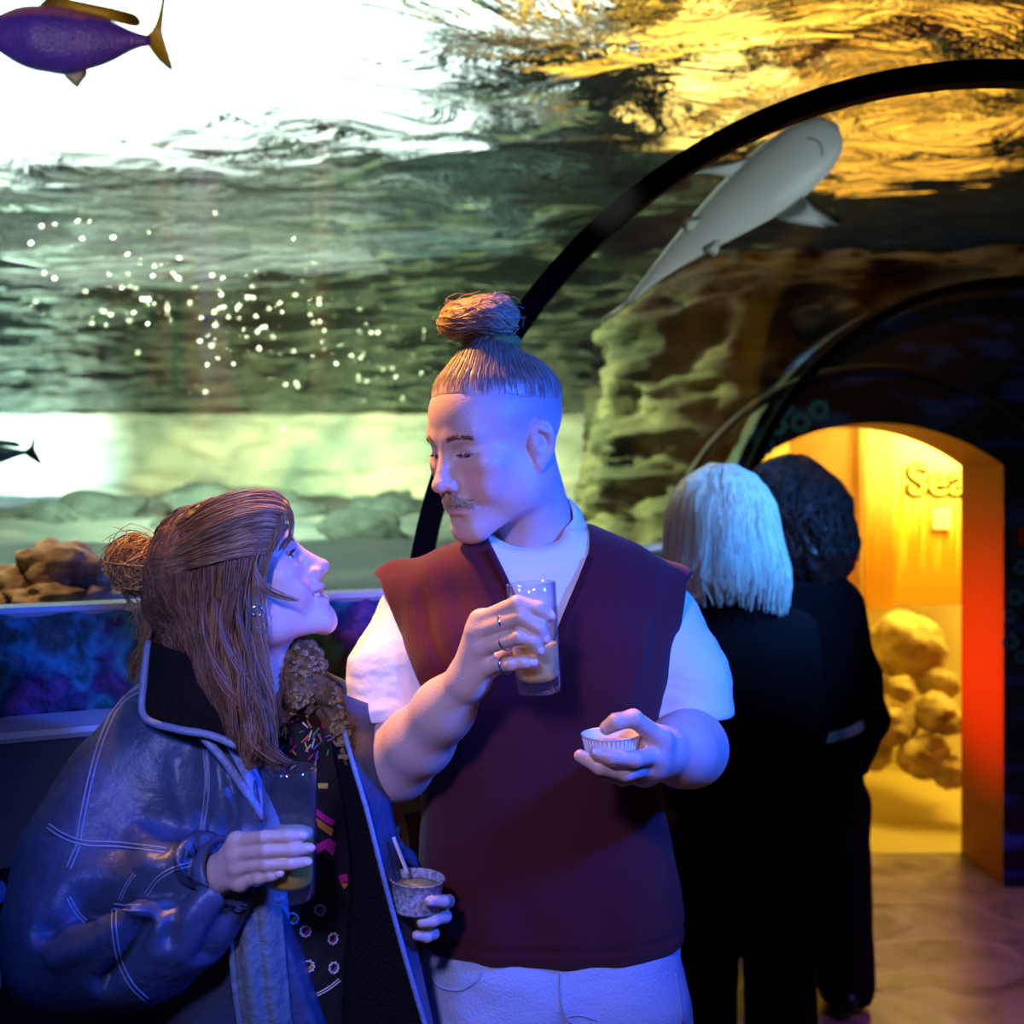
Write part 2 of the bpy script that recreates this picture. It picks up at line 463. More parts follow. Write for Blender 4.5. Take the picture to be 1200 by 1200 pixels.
m_letter = mat('letter_blue', (0.10, 0.22, 0.75), 0.5)
WALL = [(-2.6, 0.97), (-1.5, 1.48), (-0.81, 1.81), (-0.55, 1.935), (-0.34, 2.035), (-0.195, 2.10), (C2[0]-RT, C2[1])]
def wall_strip(prof, sub=30):
    """sweep a (inset toward the visitor, z) profile along the plinth line"""
    W = np.array(WALL, float); seg = np.diff(W, axis=0); T = seg/np.linalg.norm(seg, axis=1, keepdims=True)
    TT = np.vstack([T[:1], (T[:-1]+T[1:])/2, T[-1:]]); TT /= np.linalg.norm(TT, axis=1, keepdims=True)
    N = np.stack([TT[:, 1], -TT[:, 0]], 1)
    V = []; 
    tt = []
    for i in range(len(W)-1):
        for s in np.linspace(0, 1, sub, endpoint=False): tt.append((i, s))
    tt.append((len(W)-2, 1.0))
    for i, s in tt:
        p = W[i]*(1-s)+W[i+1]*s; nn = N[i]*(1-s)+N[i+1]*s
        for q, z in prof: V.append((p[0]+nn[0]*q, p[1]+nn[1]*q, z))
    k = len(prof); F = []
    for i in range(len(tt)-1):
        for j in range(k-1): F.append((i*k+j, i*k+j+1, (i+1)*k+j+1, (i+1)*k+j))
    return np.array(V), F
plinth = tag(empty('wall_left'), 'dark plinth wall under the tank glass with fuzzy coral band', kind='structure')
V, F = wall_strip([(0.0, 1.39)]+[(0.012+0.02*math.sin(math.pi*i/22), 1.388-0.165*i/22) for i in range(23)], 60)
d = fbm(V*34, 3, 5)*0.008; V[:, 1] -= d; V[:, 0] += d*0.4
link('coral_band', mesh_np('coral_band', V, F), m_felt, plinth)
V, F = wall_strip([(-0.05, 1.396), (0.015, 1.396), (0.02, 1.388), (0.012, 1.380), (-0.05, 1.380)], 3)
link('sill', mesh_np('sill', V, F, smooth=False), m_ledge, plinth)
V, F = wall_strip([(0.02, 1.226), (0.125, 1.222), (0.13, 1.214), (0.125, 1.206), (0.1, 1.204)], 3)
link('ledge', mesh_np('ledge', V, F, smooth=False), m_ledge, plinth)
V, F = wall_strip([(0.12, 1.205), (0.20, 1.045)], 3)
link('sloping_panel', mesh_np('sloping_panel', V, F, smooth=False), m_panelblue, plinth)
V, F = wall_strip([(0.20, 1.045), (0.20, 0.1), (0.15, 0.1), (0.15, 0.0)], 3)
link('text_panel', mesh_np('text_panel', V, F, smooth=False), m_panelblack, plinth)
# blue lettering on the dark panel, running out of the frame
def text(body, size, loc, rotz, m, parent, bold=0.012, name='lettering', align='RIGHT'):
    c = bpy.data.curves.new(name, 'FONT'); c.body = body; c.size = size; c.extrude = 0.001; c.offset = bold*size; c.align_x = align
    o = bpy.data.objects.new(name, c); COL.objects.link(o); c.materials.append(m)
    me = bpy.data.meshes.new_from_object(o); bpy.data.objects.remove(o); me.materials.clear(); me.materials.append(m)
    o = bpy.data.objects.new(name, me); COL.objects.link(o); o.location = loc; o.rotation_euler = (math.pi/2, 0, rotz); o.parent = parent
    o.matrix_parent_inverse = Matrix.Translation(parent.location).inverted(); return o
_dir = Vector((0.62, 0.29, 0)).normalized(); _nor = Vector((_dir.y, -_dir.x, 0))
def on_panel(px, py):
    """picture point -> point on the text panel plane"""
    p0 = Vector((-0.81, 1.81, 0))+_nor*0.203; d = P(px, py, 1.0)-Vector((0, 0, EYE))
    t = p0.dot(_nor)/d.dot(_nor); return Vector((0, 0, EYE))+d*t
for s, px, py in (('Foo', 44, 1052), ('seac', 16, 1100), ('ocean', 22, 1152)):
    text(s, 0.072, on_panel(px, py), math.atan2(_dir.y, _dir.x), m_letter, plinth, 0.03)

# ---------------------------------------------------------------- tank
m_sand = mat('tank_sand', (0.17, 0.20, 0.17), 0.9, var=(1.3, (0.06, 0.10, 0.10)), bump=(9, 0.6, 5))
gx, gy = np.meshgrid(np.linspace(-15, 8, 220), np.linspace(1.0, 22.5, 215), indexing='ij')
def grid_faces(a, b):
    i = np.arange(a-1)[:, None]*b+np.arange(b-1)[None]
    i = i.ravel(); return np.stack([i, i+b, i+b+1, i+1], 1)
V = np.stack([gx, gy, np.zeros_like(gx)], -1).reshape(-1, 3)
V[:, 2] = SAND+0.07*fbm(V*1.1, 4, 3)
# keep the sand outside the plinth and tunnel line
W = np.array(WALL)
wy = np.interp(V[:, 0], W[:, 0], W[:, 1], right=99)
inside = (V[:, 1] < wy+0.12) | (V[:, 0] > C2[0]-RT-0.05) & (V[:, 1] < 4.9)
V[:, 2] = np.where(V[:, 1] < wy+0.35, np.minimum(V[:, 2], 1.37), V[:, 2])
Fg = grid_faces(220, 215); Fg = Fg[~inside[Fg].any(1)]
tag(link('floor_tank', mesh_np('floor_tank', V, Fg), m_sand), 'pale greenish sand bed of the tank behind the glass', kind='structure')
m_back = mat('tank_back', (0.58, 0.58, 0.40), 0.9, var=(0.8, (0.22, 0.30, 0.24)), bump=(3, 0.7, 6))
gx, gz = np.meshgrid(np.linspace(-16, 9, 240), np.linspace(1.0, 3.1, 30), indexing='ij')
V = np.stack([gx, np.full_like(gx, 21.5), gz], -1).reshape(-1, 3)
V[:, 1] += 0.5*fbm(V*np.array((.5, 1, 1.6)), 4, 9)-np.maximum(0, -V[:, 0]-10)*1.2
tag(link('wall_back', mesh_np('wall_back', V, grid_faces(240, 30)), m_back), 'pale green back wall of the tank', kind='structure')

# water surface seen from below
m_water = bpy.data.materials.new('water_surface'); m_water.use_nodes = True
def _water():
    n, l = nodes(m_water); n.remove(n['Principled BSDF'])
    tc = n.new('ShaderNodeTexCoord'); mp = n.new('ShaderNodeMapping'); mp.inputs['Scale'].default_value = (1.0, 1.5, 1.0); mp.inputs['Rotation'].default_value = (0, 0, math.radians(-24))
    l.new(tc.outputs['Object'], mp.inputs[0])
    n1 = n.new('ShaderNodeTexNoise'); n1.inputs['Scale'].default_value = 1.9; n1.inputs['Detail'].default_value = 6; n1.inputs['Distortion'].default_value = 1.6; n1.inputs['Roughness'].default_value = .55
    l.new(mp.outputs[0], n1.inputs['Vector'])
    bp = n.new('ShaderNodeBump'); bp.inputs['Strength'].default_value = .8; bp.inputs['Distance'].default_value = .22
    l.new(n1.outputs['Fac'], bp.inputs['Height'])
    gl = n.new('ShaderNodeBsdfGlossy'); gl.inputs['Roughness'].default_value = .04; gl.inputs[0].default_value = (.85, .95, .9, 1)
    rf = n.new('ShaderNodeBsdfRefraction'); rf.inputs[0].default_value = (.92, .98, .95, 1); rf.inputs['Roughness'].default_value = .03; rf.inputs['IOR'].default_value = 1.33
    lw = n.new('ShaderNodeFresnel'); lw.inputs[0].default_value = 1.5; l.new(bp.outputs[0], lw.inputs['Normal'])
    mx = n.new('ShaderNodeMixShader'); l.new(lw.outputs[0], mx.inputs[0])
    l.new(bp.outputs[0], gl.inputs['Normal']); l.new(bp.outputs[0], rf.inputs['Normal'])
    l.new(rf.outputs[0], mx.inputs[1]); l.new(gl.outputs[0], mx.inputs[2]); l.new(mx.outputs[0], n['Material Output'].inputs[0])
_water()
gx, gy = np.meshgrid(np.linspace(-16, 9, 330), np.linspace(-0.5, 23, 320), indexing='ij')
V = np.stack([gx, gy, np.full_like(gx, WS)], -1).reshape(-1, 3)
V[:, 2] += 0.05*fbm(V*np.array((1.1, 1.7, 1)), 3, 21)+0.10*np.clip((V[:, 1]-9)/10, 0, 1)*fbm(V*np.array((.5, .9, 1)), 2, 27)
tag(link('water_surface', mesh_np('water_surface', V, grid_faces(330, 320)[:, ::-1]), m_water), 'rippled tank water surface seen from below', kind='structure')

# floodlight panels hung above the water
def flood(name, c, h, rz, col, strength, label):
    R = Matrix.Rotation(math.radians(rz), 3, 'Z')
    o = tag(empty(name, c), label, 'floodlight', 'floodlights above the tank')
    bm = bmesh.new(); add_box(bm, Vector(c)+Vector((0, 0, .06)), (h[0]+.03, h[1]+.03, .05), R)
    link('housing', bm_mesh('housing', bm), m_rib, o)
    m = bpy.data.materials.new(name+'_glow'); m.use_nodes = True; n, l = nodes(m); n.remove(n['Principled BSDF'])
    e = n.new('ShaderNodeEmission'); e.inputs[0].default_value = (*col, 1); e.inputs[1].default_value = strength
    l.new(e.outputs[0], n['Material Output'].inputs[0])
    bm = bmesh.new(); add_box(bm, Vector(c), (h[0], h[1], .01), R)
    link('lens', bm_mesh('lens', bm), m, o)
flood('white_floodlight', (-2.1, 5.2, 4.4), (1.75, 1.0, 0), -14, (.86, 1.0, .93), 5.0, 'broad white floodlight glowing through the ripples at upper left')
flood('amber_floodlight', (0.75, 4.55, 4.4), (.75, .12, 0), -20, (1.0, .50, .05), 5.0, 'long amber floodlight streaked by ripples at the top')
flood('amber_floodlight', (2.0, 5.9, 4.4), (.42, .55, 0), -15, (1.0, .42, .04), 3.2, 'deep amber floodlight glowing over the right end of the rib')
flood('amber_floodlight', (0.95, 5.4, 4.4), (.16, .5, 0), -10, (1.0, .62, .14), 7.0, 'bright amber floodlight glowing above the shark')
flood('pale_streak_panel', (-2.6, 8.6, 4.4), (1.7, .5, 0), -12, (.80, 1.0, .80), 1.1, 'dim pale green panel added to streak the ripples far back')  # unseen glow added to put pale streaks into the mid-water ripples
flood('teal_streak_panel', (-.5, 7.6, 4.4), (.5, .35, 0), -12, (.45, .80, .70), .5, 'dim teal panel added to vary the ripples over mid tank')  # unseen teal glow added for variety in the ripples
bm = bmesh.new(); add_box(bm, (-3.5, 11, 5.2), (13, 13, .05))
tag(link('ceiling_tank', bm_mesh('ceiling_tank', bm), mat('tank_ceiling', (.05, .05, .04), .9)), 'dark ceiling above the tank', kind='structure')

# rock wall on the right of the tank
m_rock = mat('tank_rock', (0.085, 0.058, 0.032), 0.85, var=(3.5, (0.016, 0.011, 0.008)), bump=(14, 0.8, 6))
gs, gz = np.meshgrid(np.linspace(0, 1, 220), np.linspace(0.9, 2.62, 110), indexing='ij')
path = catmull([(2.4, 12.0), (0.9, 7.6), (0.45, 5.6), (0.50, 5.05), (0.78, 4.80), (1.1, 4.74), (2.0, 4.74), (3.2, 4.7), (4.6, 4.3)], 20)
pl = np.concatenate([[0], np.cumsum(np.linalg.norm(np.diff(path, axis=0), axis=1))]); pl /= pl[-1]
X = np.interp(gs, pl, path[:, 0]); Y = np.interp(gs, pl, path[:, 1])
V = np.stack([X, Y, gz], -1).reshape(-1, 3)
tx = np.gradient(X, axis=0); ty = np.gradient(Y, axis=0); L = np.hypot(tx, ty)+1e-9
nx = (ty/L).ravel(); ny = (-tx/L).ravel()
r1 = 1-np.abs(fbm(V*np.array((3.6, 3.6, 6.5)), 4, 31)); r2 = fbm(V*1.3, 3, 37)
dd = (0.20*(r1-.5)+0.12*r2)*np.clip((V[:, 2]-0.9)/0.5, 0.3, 1)-0.35*np.clip((V[:, 2]-2.3)/0.32, 0, 1)
V[:, 0] += nx*dd; V[:, 1] += ny*dd
V[:, 1] = np.where((V[:, 0] > 0.6), np.clip(V[:, 1], 4.52, 5.2), V[:, 1]); V[:, 2] = np.where(V[:, 0] > 0.84, np.maximum(V[:, 2], CZ-.12+np.sqrt(np.maximum(0, RT*RT-(V[:, 0]-C2[0])**2))), V[:, 2])
tag(link('wall_rock', mesh_np('wall_rock', V, grid_faces(220, 110)), m_rock), 'rough brown rock wall inside the tank above the doorway', kind='structure')

# boulders
def boulder(name, c, r, m, seed, label, group, parent=None, rough=.35):
    bm = bmesh.new(); bmesh.ops.create_icosphere(bm, subdivisions=4, radius=1)
    V = np.array([v.co[:] for v in bm.verts]); k = 1+rough*fbm(V*1.3+seed*7.1, 3, seed)+0.08*fbm(V*5+seed, 3, seed+5)
    V = V*k[:, None]*np.array(r)
    for v, q in zip(bm.verts, V): v.co = q
    o = link(name, bm_mesh(name, bm, True), m); o.location = c
    o.rotation_euler = (0, 0, seed*1.3)
    return tag(o, label, 'rock', group)
m_heap = mat('sandy_stone', (0.62, 0.42, 0.24), 0.9, var=(22, (0.20, 0.10, 0.04)), bump=(40, 0.8, 6))
heap = [(75, 668, .105, .06, 'domed sandy stone at the top of the heap behind the sill'),
        (18, 690, .085, .05, 'dark streaked sandy stone at the left frame edge behind the sill'),
        (118, 690, .075, .042, 'pale sandy stone nearest the hair bun behind the sill'),
        (62, 700, .085, .032, 'low sandy stone in front of the domed stone, by the sill'),
        (5, 705, .06, .03, 'small low sandy stone in the corner by the sill')]
for i, (px, py, rx, rz, lab) in enumerate(heap):
    y = 2.42-0.06*(i >= 3); boulder('tank_stone', P(px, py, y), (rx, .08, rz), m_heap, i+2, lab, 'stones behind the tank sill')

m_bed = mat('bed_stone', (0.025, 0.045, 0.04), 0.9, var=(6, (0.012, 0.022, 0.022)), bump=(12, 0.8, 5))
for i, (px, y, r, lab) in enumerate([(62, 8.2, .30, 'dark stone on the tank bed left of the bun'), (135, 9.5, .42, 'long dark stone on the far tank bed above the bun'), (205, 7.6, .22, 'small dark stone on the tank bed above the woman\'s hair'),
        (255, 10.5, .55, 'largest dark stone far back on the tank bed'), (350, 9.0, .32, 'dark stone on the tank bed above the woman\'s forehead'), (420, 7.2, .26, 'dark stone on the tank bed left of the man\'s nose'), (455, 10.8, .40, 'far dark stone on the tank bed beside the rib')]):
    boulder('bed_stone', (P(px, 0, y).x, y, SAND+r*.18), (r, r*.7, r*.42), m_bed, i+31, lab, 'dark stones on the tank bed')

# ---------------------------------------------------------------- doorway wall and exhibit room
YD0, YD1 = 4.48, 4.90
DX0, DX1, DZS, DZT = 0.93, 1.925, 1.653, 1.818
m_mural = mat('mural_navy', (0.004, 0.006, 0.012), 0.6)
def _mural():
    n, l = nodes(m_mural); b = n['Principled BSDF']; tc = n['Texture Coordinate']
    mp = n.new('ShaderNodeMapping'); mp.inputs['Scale'].default_value = (3.0, 1, 9.0); mp.inputs['Rotation'].default_value = (0, math.radians(20), 0)
    w = n.new('ShaderNodeTexNoise'); w.inputs['Scale'].default_value = 1.3; w.inputs['Detail'].default_value = 4
    l.new(tc.outputs['Object'], mp.inputs[0]); l.new(mp.outputs[0], w.inputs['Vector'])
    r = n.new('ShaderNodeValToRGB'); e = r.color_ramp.elements
    e[0].position = .52; e[0].color = (.004, .006, .012, 1); e[1].position = .70; e[1].color = (.03, .10, .45, 1)
    l.new(w.outputs['Fac'], r.inputs['Fac']); l.new(r.outputs['Color'], b.inputs['Base Color'])
_mural()
m_jamb = mat('jamb_paint', (0.20, 0.045, 0.012), 0.55, spec=.2)
def arch_pts(n=24):
    hw = (DX1-DX0)/2; rise = DZT-DZS; R = (hw*hw+rise*rise)/(2*rise); cz = DZT-R; cx = (DX0+DX1)/2
    a = math.asin(hw/R); t = np.linspace(-a, a, n)
    return [(DX0, 0.0)]+[(cx+R*math.sin(x), cz+R*math.cos(x)) for x in t]+[(DX1, 0.0)]
A = arch_pts(); n = len(A); cx = (DX0+DX1)/2
V = []; F = []; mi = []
OUT = [(C2[0]-RT, 0.0)]+[(C2[0]-(RT+.02)*math.cos(math.pi*i/(n-3)), CZ+(RT+.02)*math.sin(math.pi*i/(n-3))) for i in range(n-2)]+[(C2[0]+RT, 0.0)]
for (x, z) in A: V.append((x, YD0, z))
for (x, z) in A: V.append((x, YD1, z))
for (x, z) in OUT: V.append((x, YD0, z))
for (x, z) in OUT: V.append((x, YD1, z))
for i in range(n-1):
    F.append((i, i+1, 2*n+i+1, 2*n+i)); mi.append(0)
    F.append((i, n+i, n+i+1, i+1)); mi.append(1)
    F.append((n+i, 3*n+i, 3*n+i+1, n+i+1)); mi.append(1)
    F.append((2*n+i, 2*n+i+1, 3*n+i+1, 3*n+i)); mi.append(0)
me = mesh_np('wall_end', np.array(V), F, smooth=False)
wall_end = link('wall_end', me, m_mural); me.materials.append(m_jamb)
me.polygons.foreach_set('material_index', mi)
tag(wall_end, 'dark navy painted wall around the arched doorway', kind='structure')
# raised moulding arch over the door
cxm, czm, rm = P(1030, 683, 4.46)[0], P(1030, 683, 4.46)[2], 0.842
t = np.linspace(math.radians(160), math.radians(5), 40)
V, F = tube_np(np.stack([cxm+rm*np.cos(t), np.full(40, 4.465), czm+rm*np.sin(t)], 1), 0.02, 8)
tag(link('trim_3', mesh_np('trim_3', V, F), mat('moulding_dark', (0.012, 0.014, 0.02), 0.4)), 'dark raised arch moulding over the doorway', kind='structure')
m_ring = mat('ring_print', (0.05, 0.26, 0.38), 0.6)
def ring(px, py, r, parent):
    c = P(px, py, YD0-0.006); bm = bmesh.new(); N = 20
    vi = [bm.verts.new((c.x+r*.42*math.cos(a), c.y, c.z+r*.42*math.sin(a))) for a in np.linspace(0, 2*np.pi, N, endpoint=False)]
    vo = [bm.verts.new((c.x+r*math.cos(a)*(1+.12*math.sin(3*a+px)), c.y, c.z+r*math.sin(a))) for a in np.linspace(0, 2*np.pi, N, endpoint=False)]
    for i in range(N): bm.faces.new((vi[i], vo[i], vo[(i+1) % N], vi[(i+1) % N]))
    r_ = bmesh.ops.extrude_face_region(bm, geom=bm.faces[:])
    for v in r_['geom']:
        if isinstance(v, bmesh.types.BMVert): v.co.y += 0.004
    link('painted_ring', bm_mesh('painted_ring', bm), m_ring, parent)
for px, py, r in ((960, 481, .042), (938, 495, .040), (918, 479, .038), (912, 500, .036), (893, 512, .040), (899, 524, .030), (1197, 665, .030), (1190, 700, .034), (1183, 722, .026), (1184, 752, .034), (1196, 770, .024)):
    ring(px, py, r, wall_end)
c = P(1198, 629, YD0-.006); bm = bmesh.new(); add_box(bm, c, (.014, .004, .035), bev=.002)
link('red_patch', bm_mesh('red_patch', bm), mat('red_print', (.6, .01, .01), .5), wall_end)

m_room = mat('room_wall', (0.80, 0.72, 0.40), 0.6, var=(2.2, (0.85, 0.78, 0.5)))
bm = bmesh.new(); add_box(bm, (2.1, 6.55, 1.08), (1.22, 0.05, 1.08))
tag(link('wall_room_back', bm_mesh('wall_room_back', bm), m_room), 'yellow lit back wall of the exhibit room', kind='structure')
bm = bmesh.new(); add_box(bm, (3.3, 5.7, 1.08), (0.05, 0.8, 1.08))
tag(link('wall_room_right', bm_mesh('wall_room_right', bm), m_room), 'right wall of the yellow exhibit room', kind='structure')
bm = bmesh.new(); add_box(bm, (0.88, 5.75, 1.08), (0.05, 0.8, 1.08))
tag(link('wall_room_left', bm_mesh('wall_room_left', bm), m_room), 'left wall of the yellow exhibit room', kind='structure')
bm = bmesh.new(); add_box(bm, (2.1, 5.80, 2.2), (1.22, 0.80, 0.03))
tag(link('ceiling', bm_mesh('ceiling', bm), m_room), 'ceiling of the yellow exhibit room', kind='structure')
bm = bmesh.new(); add_box(bm, (2.1, 5.75, -0.05), (1.4, 0.87, 0.052))
tag(link('floor_room', bm_mesh('floor_room', bm), mat('room_floor', (0.42, 0.34, 0.10), 0.5)), 'yellow floor of the exhibit room', kind='structure')
# display panels in the room
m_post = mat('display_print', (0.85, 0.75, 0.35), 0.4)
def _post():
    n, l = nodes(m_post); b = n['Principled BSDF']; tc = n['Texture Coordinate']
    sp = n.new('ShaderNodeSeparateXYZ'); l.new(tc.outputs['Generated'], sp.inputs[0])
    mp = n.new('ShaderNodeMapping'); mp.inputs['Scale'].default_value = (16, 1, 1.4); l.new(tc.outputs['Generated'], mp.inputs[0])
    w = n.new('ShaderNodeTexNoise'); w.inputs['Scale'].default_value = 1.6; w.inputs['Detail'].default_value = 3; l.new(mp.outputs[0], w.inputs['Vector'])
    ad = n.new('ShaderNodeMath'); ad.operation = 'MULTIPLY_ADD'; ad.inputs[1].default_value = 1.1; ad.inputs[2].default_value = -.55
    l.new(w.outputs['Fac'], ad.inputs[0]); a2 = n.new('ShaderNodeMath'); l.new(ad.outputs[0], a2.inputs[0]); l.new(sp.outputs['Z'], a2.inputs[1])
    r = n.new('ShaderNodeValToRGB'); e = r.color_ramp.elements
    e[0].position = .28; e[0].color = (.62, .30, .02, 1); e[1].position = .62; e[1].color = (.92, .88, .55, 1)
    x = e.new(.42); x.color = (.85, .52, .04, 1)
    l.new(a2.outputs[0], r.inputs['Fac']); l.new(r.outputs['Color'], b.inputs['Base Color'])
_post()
def panel(name, x0, x1, z0, z1, y, label, m):
    bm = bmesh.new(); add_box(bm, ((x0+x1)/2, y, (z0+z1)/2), ((x1-x0)/2, 0.012, (z1-z0)/2), bev=.003)
    return tag(link(name, bm_mesh(name, bm), m), label, 'display panel', 'printed display panels in the yellow room')
pa = panel('display_panel', P(925, 0, 5.95).x, P(1008, 0, 5.95).x, 0.92, 1.95, 5.95, 'orange lit display panel left of the vertical seam in the yellow room', mat('orange_print', (.75, .40, .16), .5, var=(3, (.85, .6, .3))))
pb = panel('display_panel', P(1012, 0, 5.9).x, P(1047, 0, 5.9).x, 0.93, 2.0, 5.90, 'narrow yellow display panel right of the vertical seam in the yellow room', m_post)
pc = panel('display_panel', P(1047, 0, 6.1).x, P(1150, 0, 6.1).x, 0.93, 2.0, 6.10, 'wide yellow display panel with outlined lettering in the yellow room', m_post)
m_out = mat('lettering_outline', (.05, .035, .01), .6); m_in = mat('lettering_fill', (.95, .85, .30), .5)
lp = P(1062, 580, 6.085)
ol = text('Sea', 0.235, lp, 0, m_out, pc, 0.02, 'lettering_outline', 'LEFT')
_V = np.array([v.co[:] for v in ol.data.vertices]); _F = [tuple(p.vertices) for p in ol.data.polygons]
_V, _F = merge([(_V+np.array((math.cos(a)*.011, math.sin(a)*.011, 0)), _F) for a in np.arange(8)*math.pi/4])
ol.data = mesh_np('lettering_outline', _V, _F, False); ol.data.materials.append(m_out)
text('Sea', 0.235, lp+Vector((0.006, -0.004, 0.004)), 0, m_in, pc, 0.004, 'lettering_fill', 'LEFT')
bm = bmesh.new(); add_box(bm, P(1104, 608, 6.07), (0.05, 0.006, 0.055), bev=.003)
link('notice', bm_mesh('notice', bm), mat('paper_white', (.95, .95, .85), .5), pc)
m_brock = mat('yellow_boulder', (0.62, 0.50, 0.20), 0.8, var=(9, (0.30, 0.20, 0.05)), bump=(12, 1.0, 6))
for i, (px, py, y, r, lab) in enumerate([
    (1058, 757, 5.75, .215, 'largest rounded boulder at the top of the pile in the yellow room'),
    (1012, 800, 5.65, .12, 'boulder at the left of the pile, partly behind the dark-haired person'),
    (1056, 806, 5.50, .075, 'small round stone under the largest boulder'),
    (1097, 800, 5.60, .10, 'stone squeezed between the largest boulder and the red door jamb'),
    (1044, 850, 5.45, .125, 'broad pale boulder low in the middle of the pile'),
    (1100, 838, 5.40, .115, 'egg-shaped boulder with dark underside beside the door jamb'),
    (1084, 886, 5.35, .12, 'lowest rounded boulder at the front of the pile'),
    (1112, 905, 5.30, .095, 'upright brown stone cut off by the door jamb'),
    (1020, 880, 5.60, .11, 'low boulder at the bottom left of the pile')]):
    r *= 1.03; boulder('boulder', P(px, py, y), (r, r*.8, r*.82), m_brock, i+11, lab, 'boulder pile in the yellow room', rough=.16)
# ---------------------------------------------------------------- people: shared anatomy
def smooth01(x, a, b):
    t = np.clip((x-a)/(b-a), 0, 1); return t*t*(3-2*t)
def head(S, fr, male=True, smile=0.6, open_=0.0, lid=0.5, pout=0.0):
    """head in local metres: x = subject's left, y = forward, z = up, origin between the ears"""
    e = lambda c, r, k, op='u', R=None: S.el(c, r, k, op, fr, R)
    def both(f):
        for s in (-1, 1): f(s)
    e((0, -.014, .046), (.0745, .097, .083), .0)
    e((0, .028, .046), (.0640, .0640, .0640), .03)
    e((0, .038, -.020), (.0560, .0520, .0720), .03)
    both(lambda s: S.rc((s*.056, -.004, -.040), (s*.051, .008, -.066), .016, .015, .03, 'u', fr))
    both(lambda s: S.rc((s*.051, .008, -.066), (s*.018, .072, -.098), .015, .016, .022, 'u', fr))
    e((0, .075 if male else .071, -.101), (.022 if male else .017, .017, .017), .016)
    e((0, .068, -.060), (.034, .0285, .030), .022)
    both(lambda s: e((s*(.046+.002*smile), .060+.003*smile, -.014+.004*smile), (.020, .019, .016+.002*smile), .022))
    both(lambda s: S.ch([(s*.010, .0865, .0275), (s*.030, .083, .033), (s*.050, .066, .030)], [.0095, .0105, .010] if male else [.007, .0075, .008], .004, 'u', fr) if False else S.rc((s*.012, .0845, .0280), (s*.045, .0710, .0330), .0105 if male else .0075, .0105 if male else .008, .014, 'u', fr))
    both(lambda s: e((s*.047, .026, -.040), (.017, .032, .032), .03))
    # eye sockets, lids
    both(lambda s: e((s*.0325, .0935, .0085), (.0175, .0130, .0105), .012, 's'))
    both(lambda s: e((s*.0320, .0710, .0085), (.0170, .0165, .0135), .005))
    both(lambda s: e((s*.0330, .0905, .0085-.0035*lid), (.0165, .0090, .0014+.0050*(1-lid)), .0025, 's', np.array(Matrix.Rotation(-s*.30, 3, 'Z'))))
    both(lambda s: S.rc((s*.018, .0830, -.0045), (s*.041, .0745, -.0060), .004, .004, .008, 'u', fr))   # lower lid bag
    # nose
    S.rc((0, .0850, .0230), (0, .1085, -.0250), .0075, .0092, .011, 'u', fr)
    S.rc((0, .0800, .0050), (0, .0950, -.0300), .0120, .0150, .010, 'u', fr)
    e((0, .1110, -.0300), (.0115, .0110, .0098), .006)
    both(lambda s: e((s*.0140, .0970, -.0325), (.0078, .0120, .0082), .005))
    both(lambda s: e((s*.0065, .1020, -.0420), (.0038, .0065, .0042), .003, 's'))
    # nasolabial fold + smile cheeks
    if smile > 0.3:
        both(lambda s: S.ch([(s*.0215, .0960, -.0330), (s*.0320, .0900, -.0480), (s*.0370, .0830, -.0630)], [.0016, .0022, .0012], .010, 's', fr))
        both(lambda s: e((s*.0430, .0660, -.0400), (.015, .015, .017), .016))
    # lips
    cz = .004*smile; cb = -.004*smile
    both(lambda s: S.ch([(0, .0945, -.0555), (s*.011, .0935, -.0545), (s*(.024+.003*smile), .0825+cb, -.0585+cz)], [.0050, .0052, .0028], .004, 'u', fr))
    both(lambda s: S.ch([(0, .0925, -.0690-open_), (s*.012, .0905, -.0680-open_), (s*(.023+.003*smile), .0815+cb, -.0600+cz)], [.0064, .0060, .0028], .005, 'u', fr))
    both(lambda s: S.ch([(0, .0995, -.0612-open_*.5), (s*.013, .0965, -.0610-open_*.5), (s*(.027+.003*smile), .0845+cb, -.0590+cz)], [.0016+open_*.75, .0015+open_*.65, .0012+open_*.15], .0020, 's', fr))
    S.rc((0, .0960, -.0440), (0, .0980, -.0500), .0012, .0016, .005, 's', fr)     # philtrum
    e((0, .0960, -.0815), (.018, .0060, .0050), .008, 's')                          # under the lip
    # ears
    for s in (-1, 1):
        R = np.array(Matrix.Rotation(s*.42, 3, 'Z') @ Matrix.Rotation(.18, 3, 'X'))
        e((s*.0790, -.0140, .0030), (.0068, .0190, .0310), .006, 'u', R)
        e((s*.0860, -.0110, .0060), (.0080, .0125, .0200), .003, 's', R)
        e((s*.0790, -.0080, -.0010), (.0065, .0060, .0110), .005, 'u', R)
        e((s*.0855, -.0075, -.0010), (.0052, .0058, .0085), .003, 's', R)
        S.ch([(s*.0835, -.0230, .0000), (s*.0850, -.0215, .0130), (s*.0835, -.0120, .0190)], [.0028]*3, .004, 'u', fr)
        e((s*.0765, -.0060, -.0265), (.0055, .0085, .0100), .006)
def to_local(V, fr): return (V-fr.t) @ fr.R/fr.k
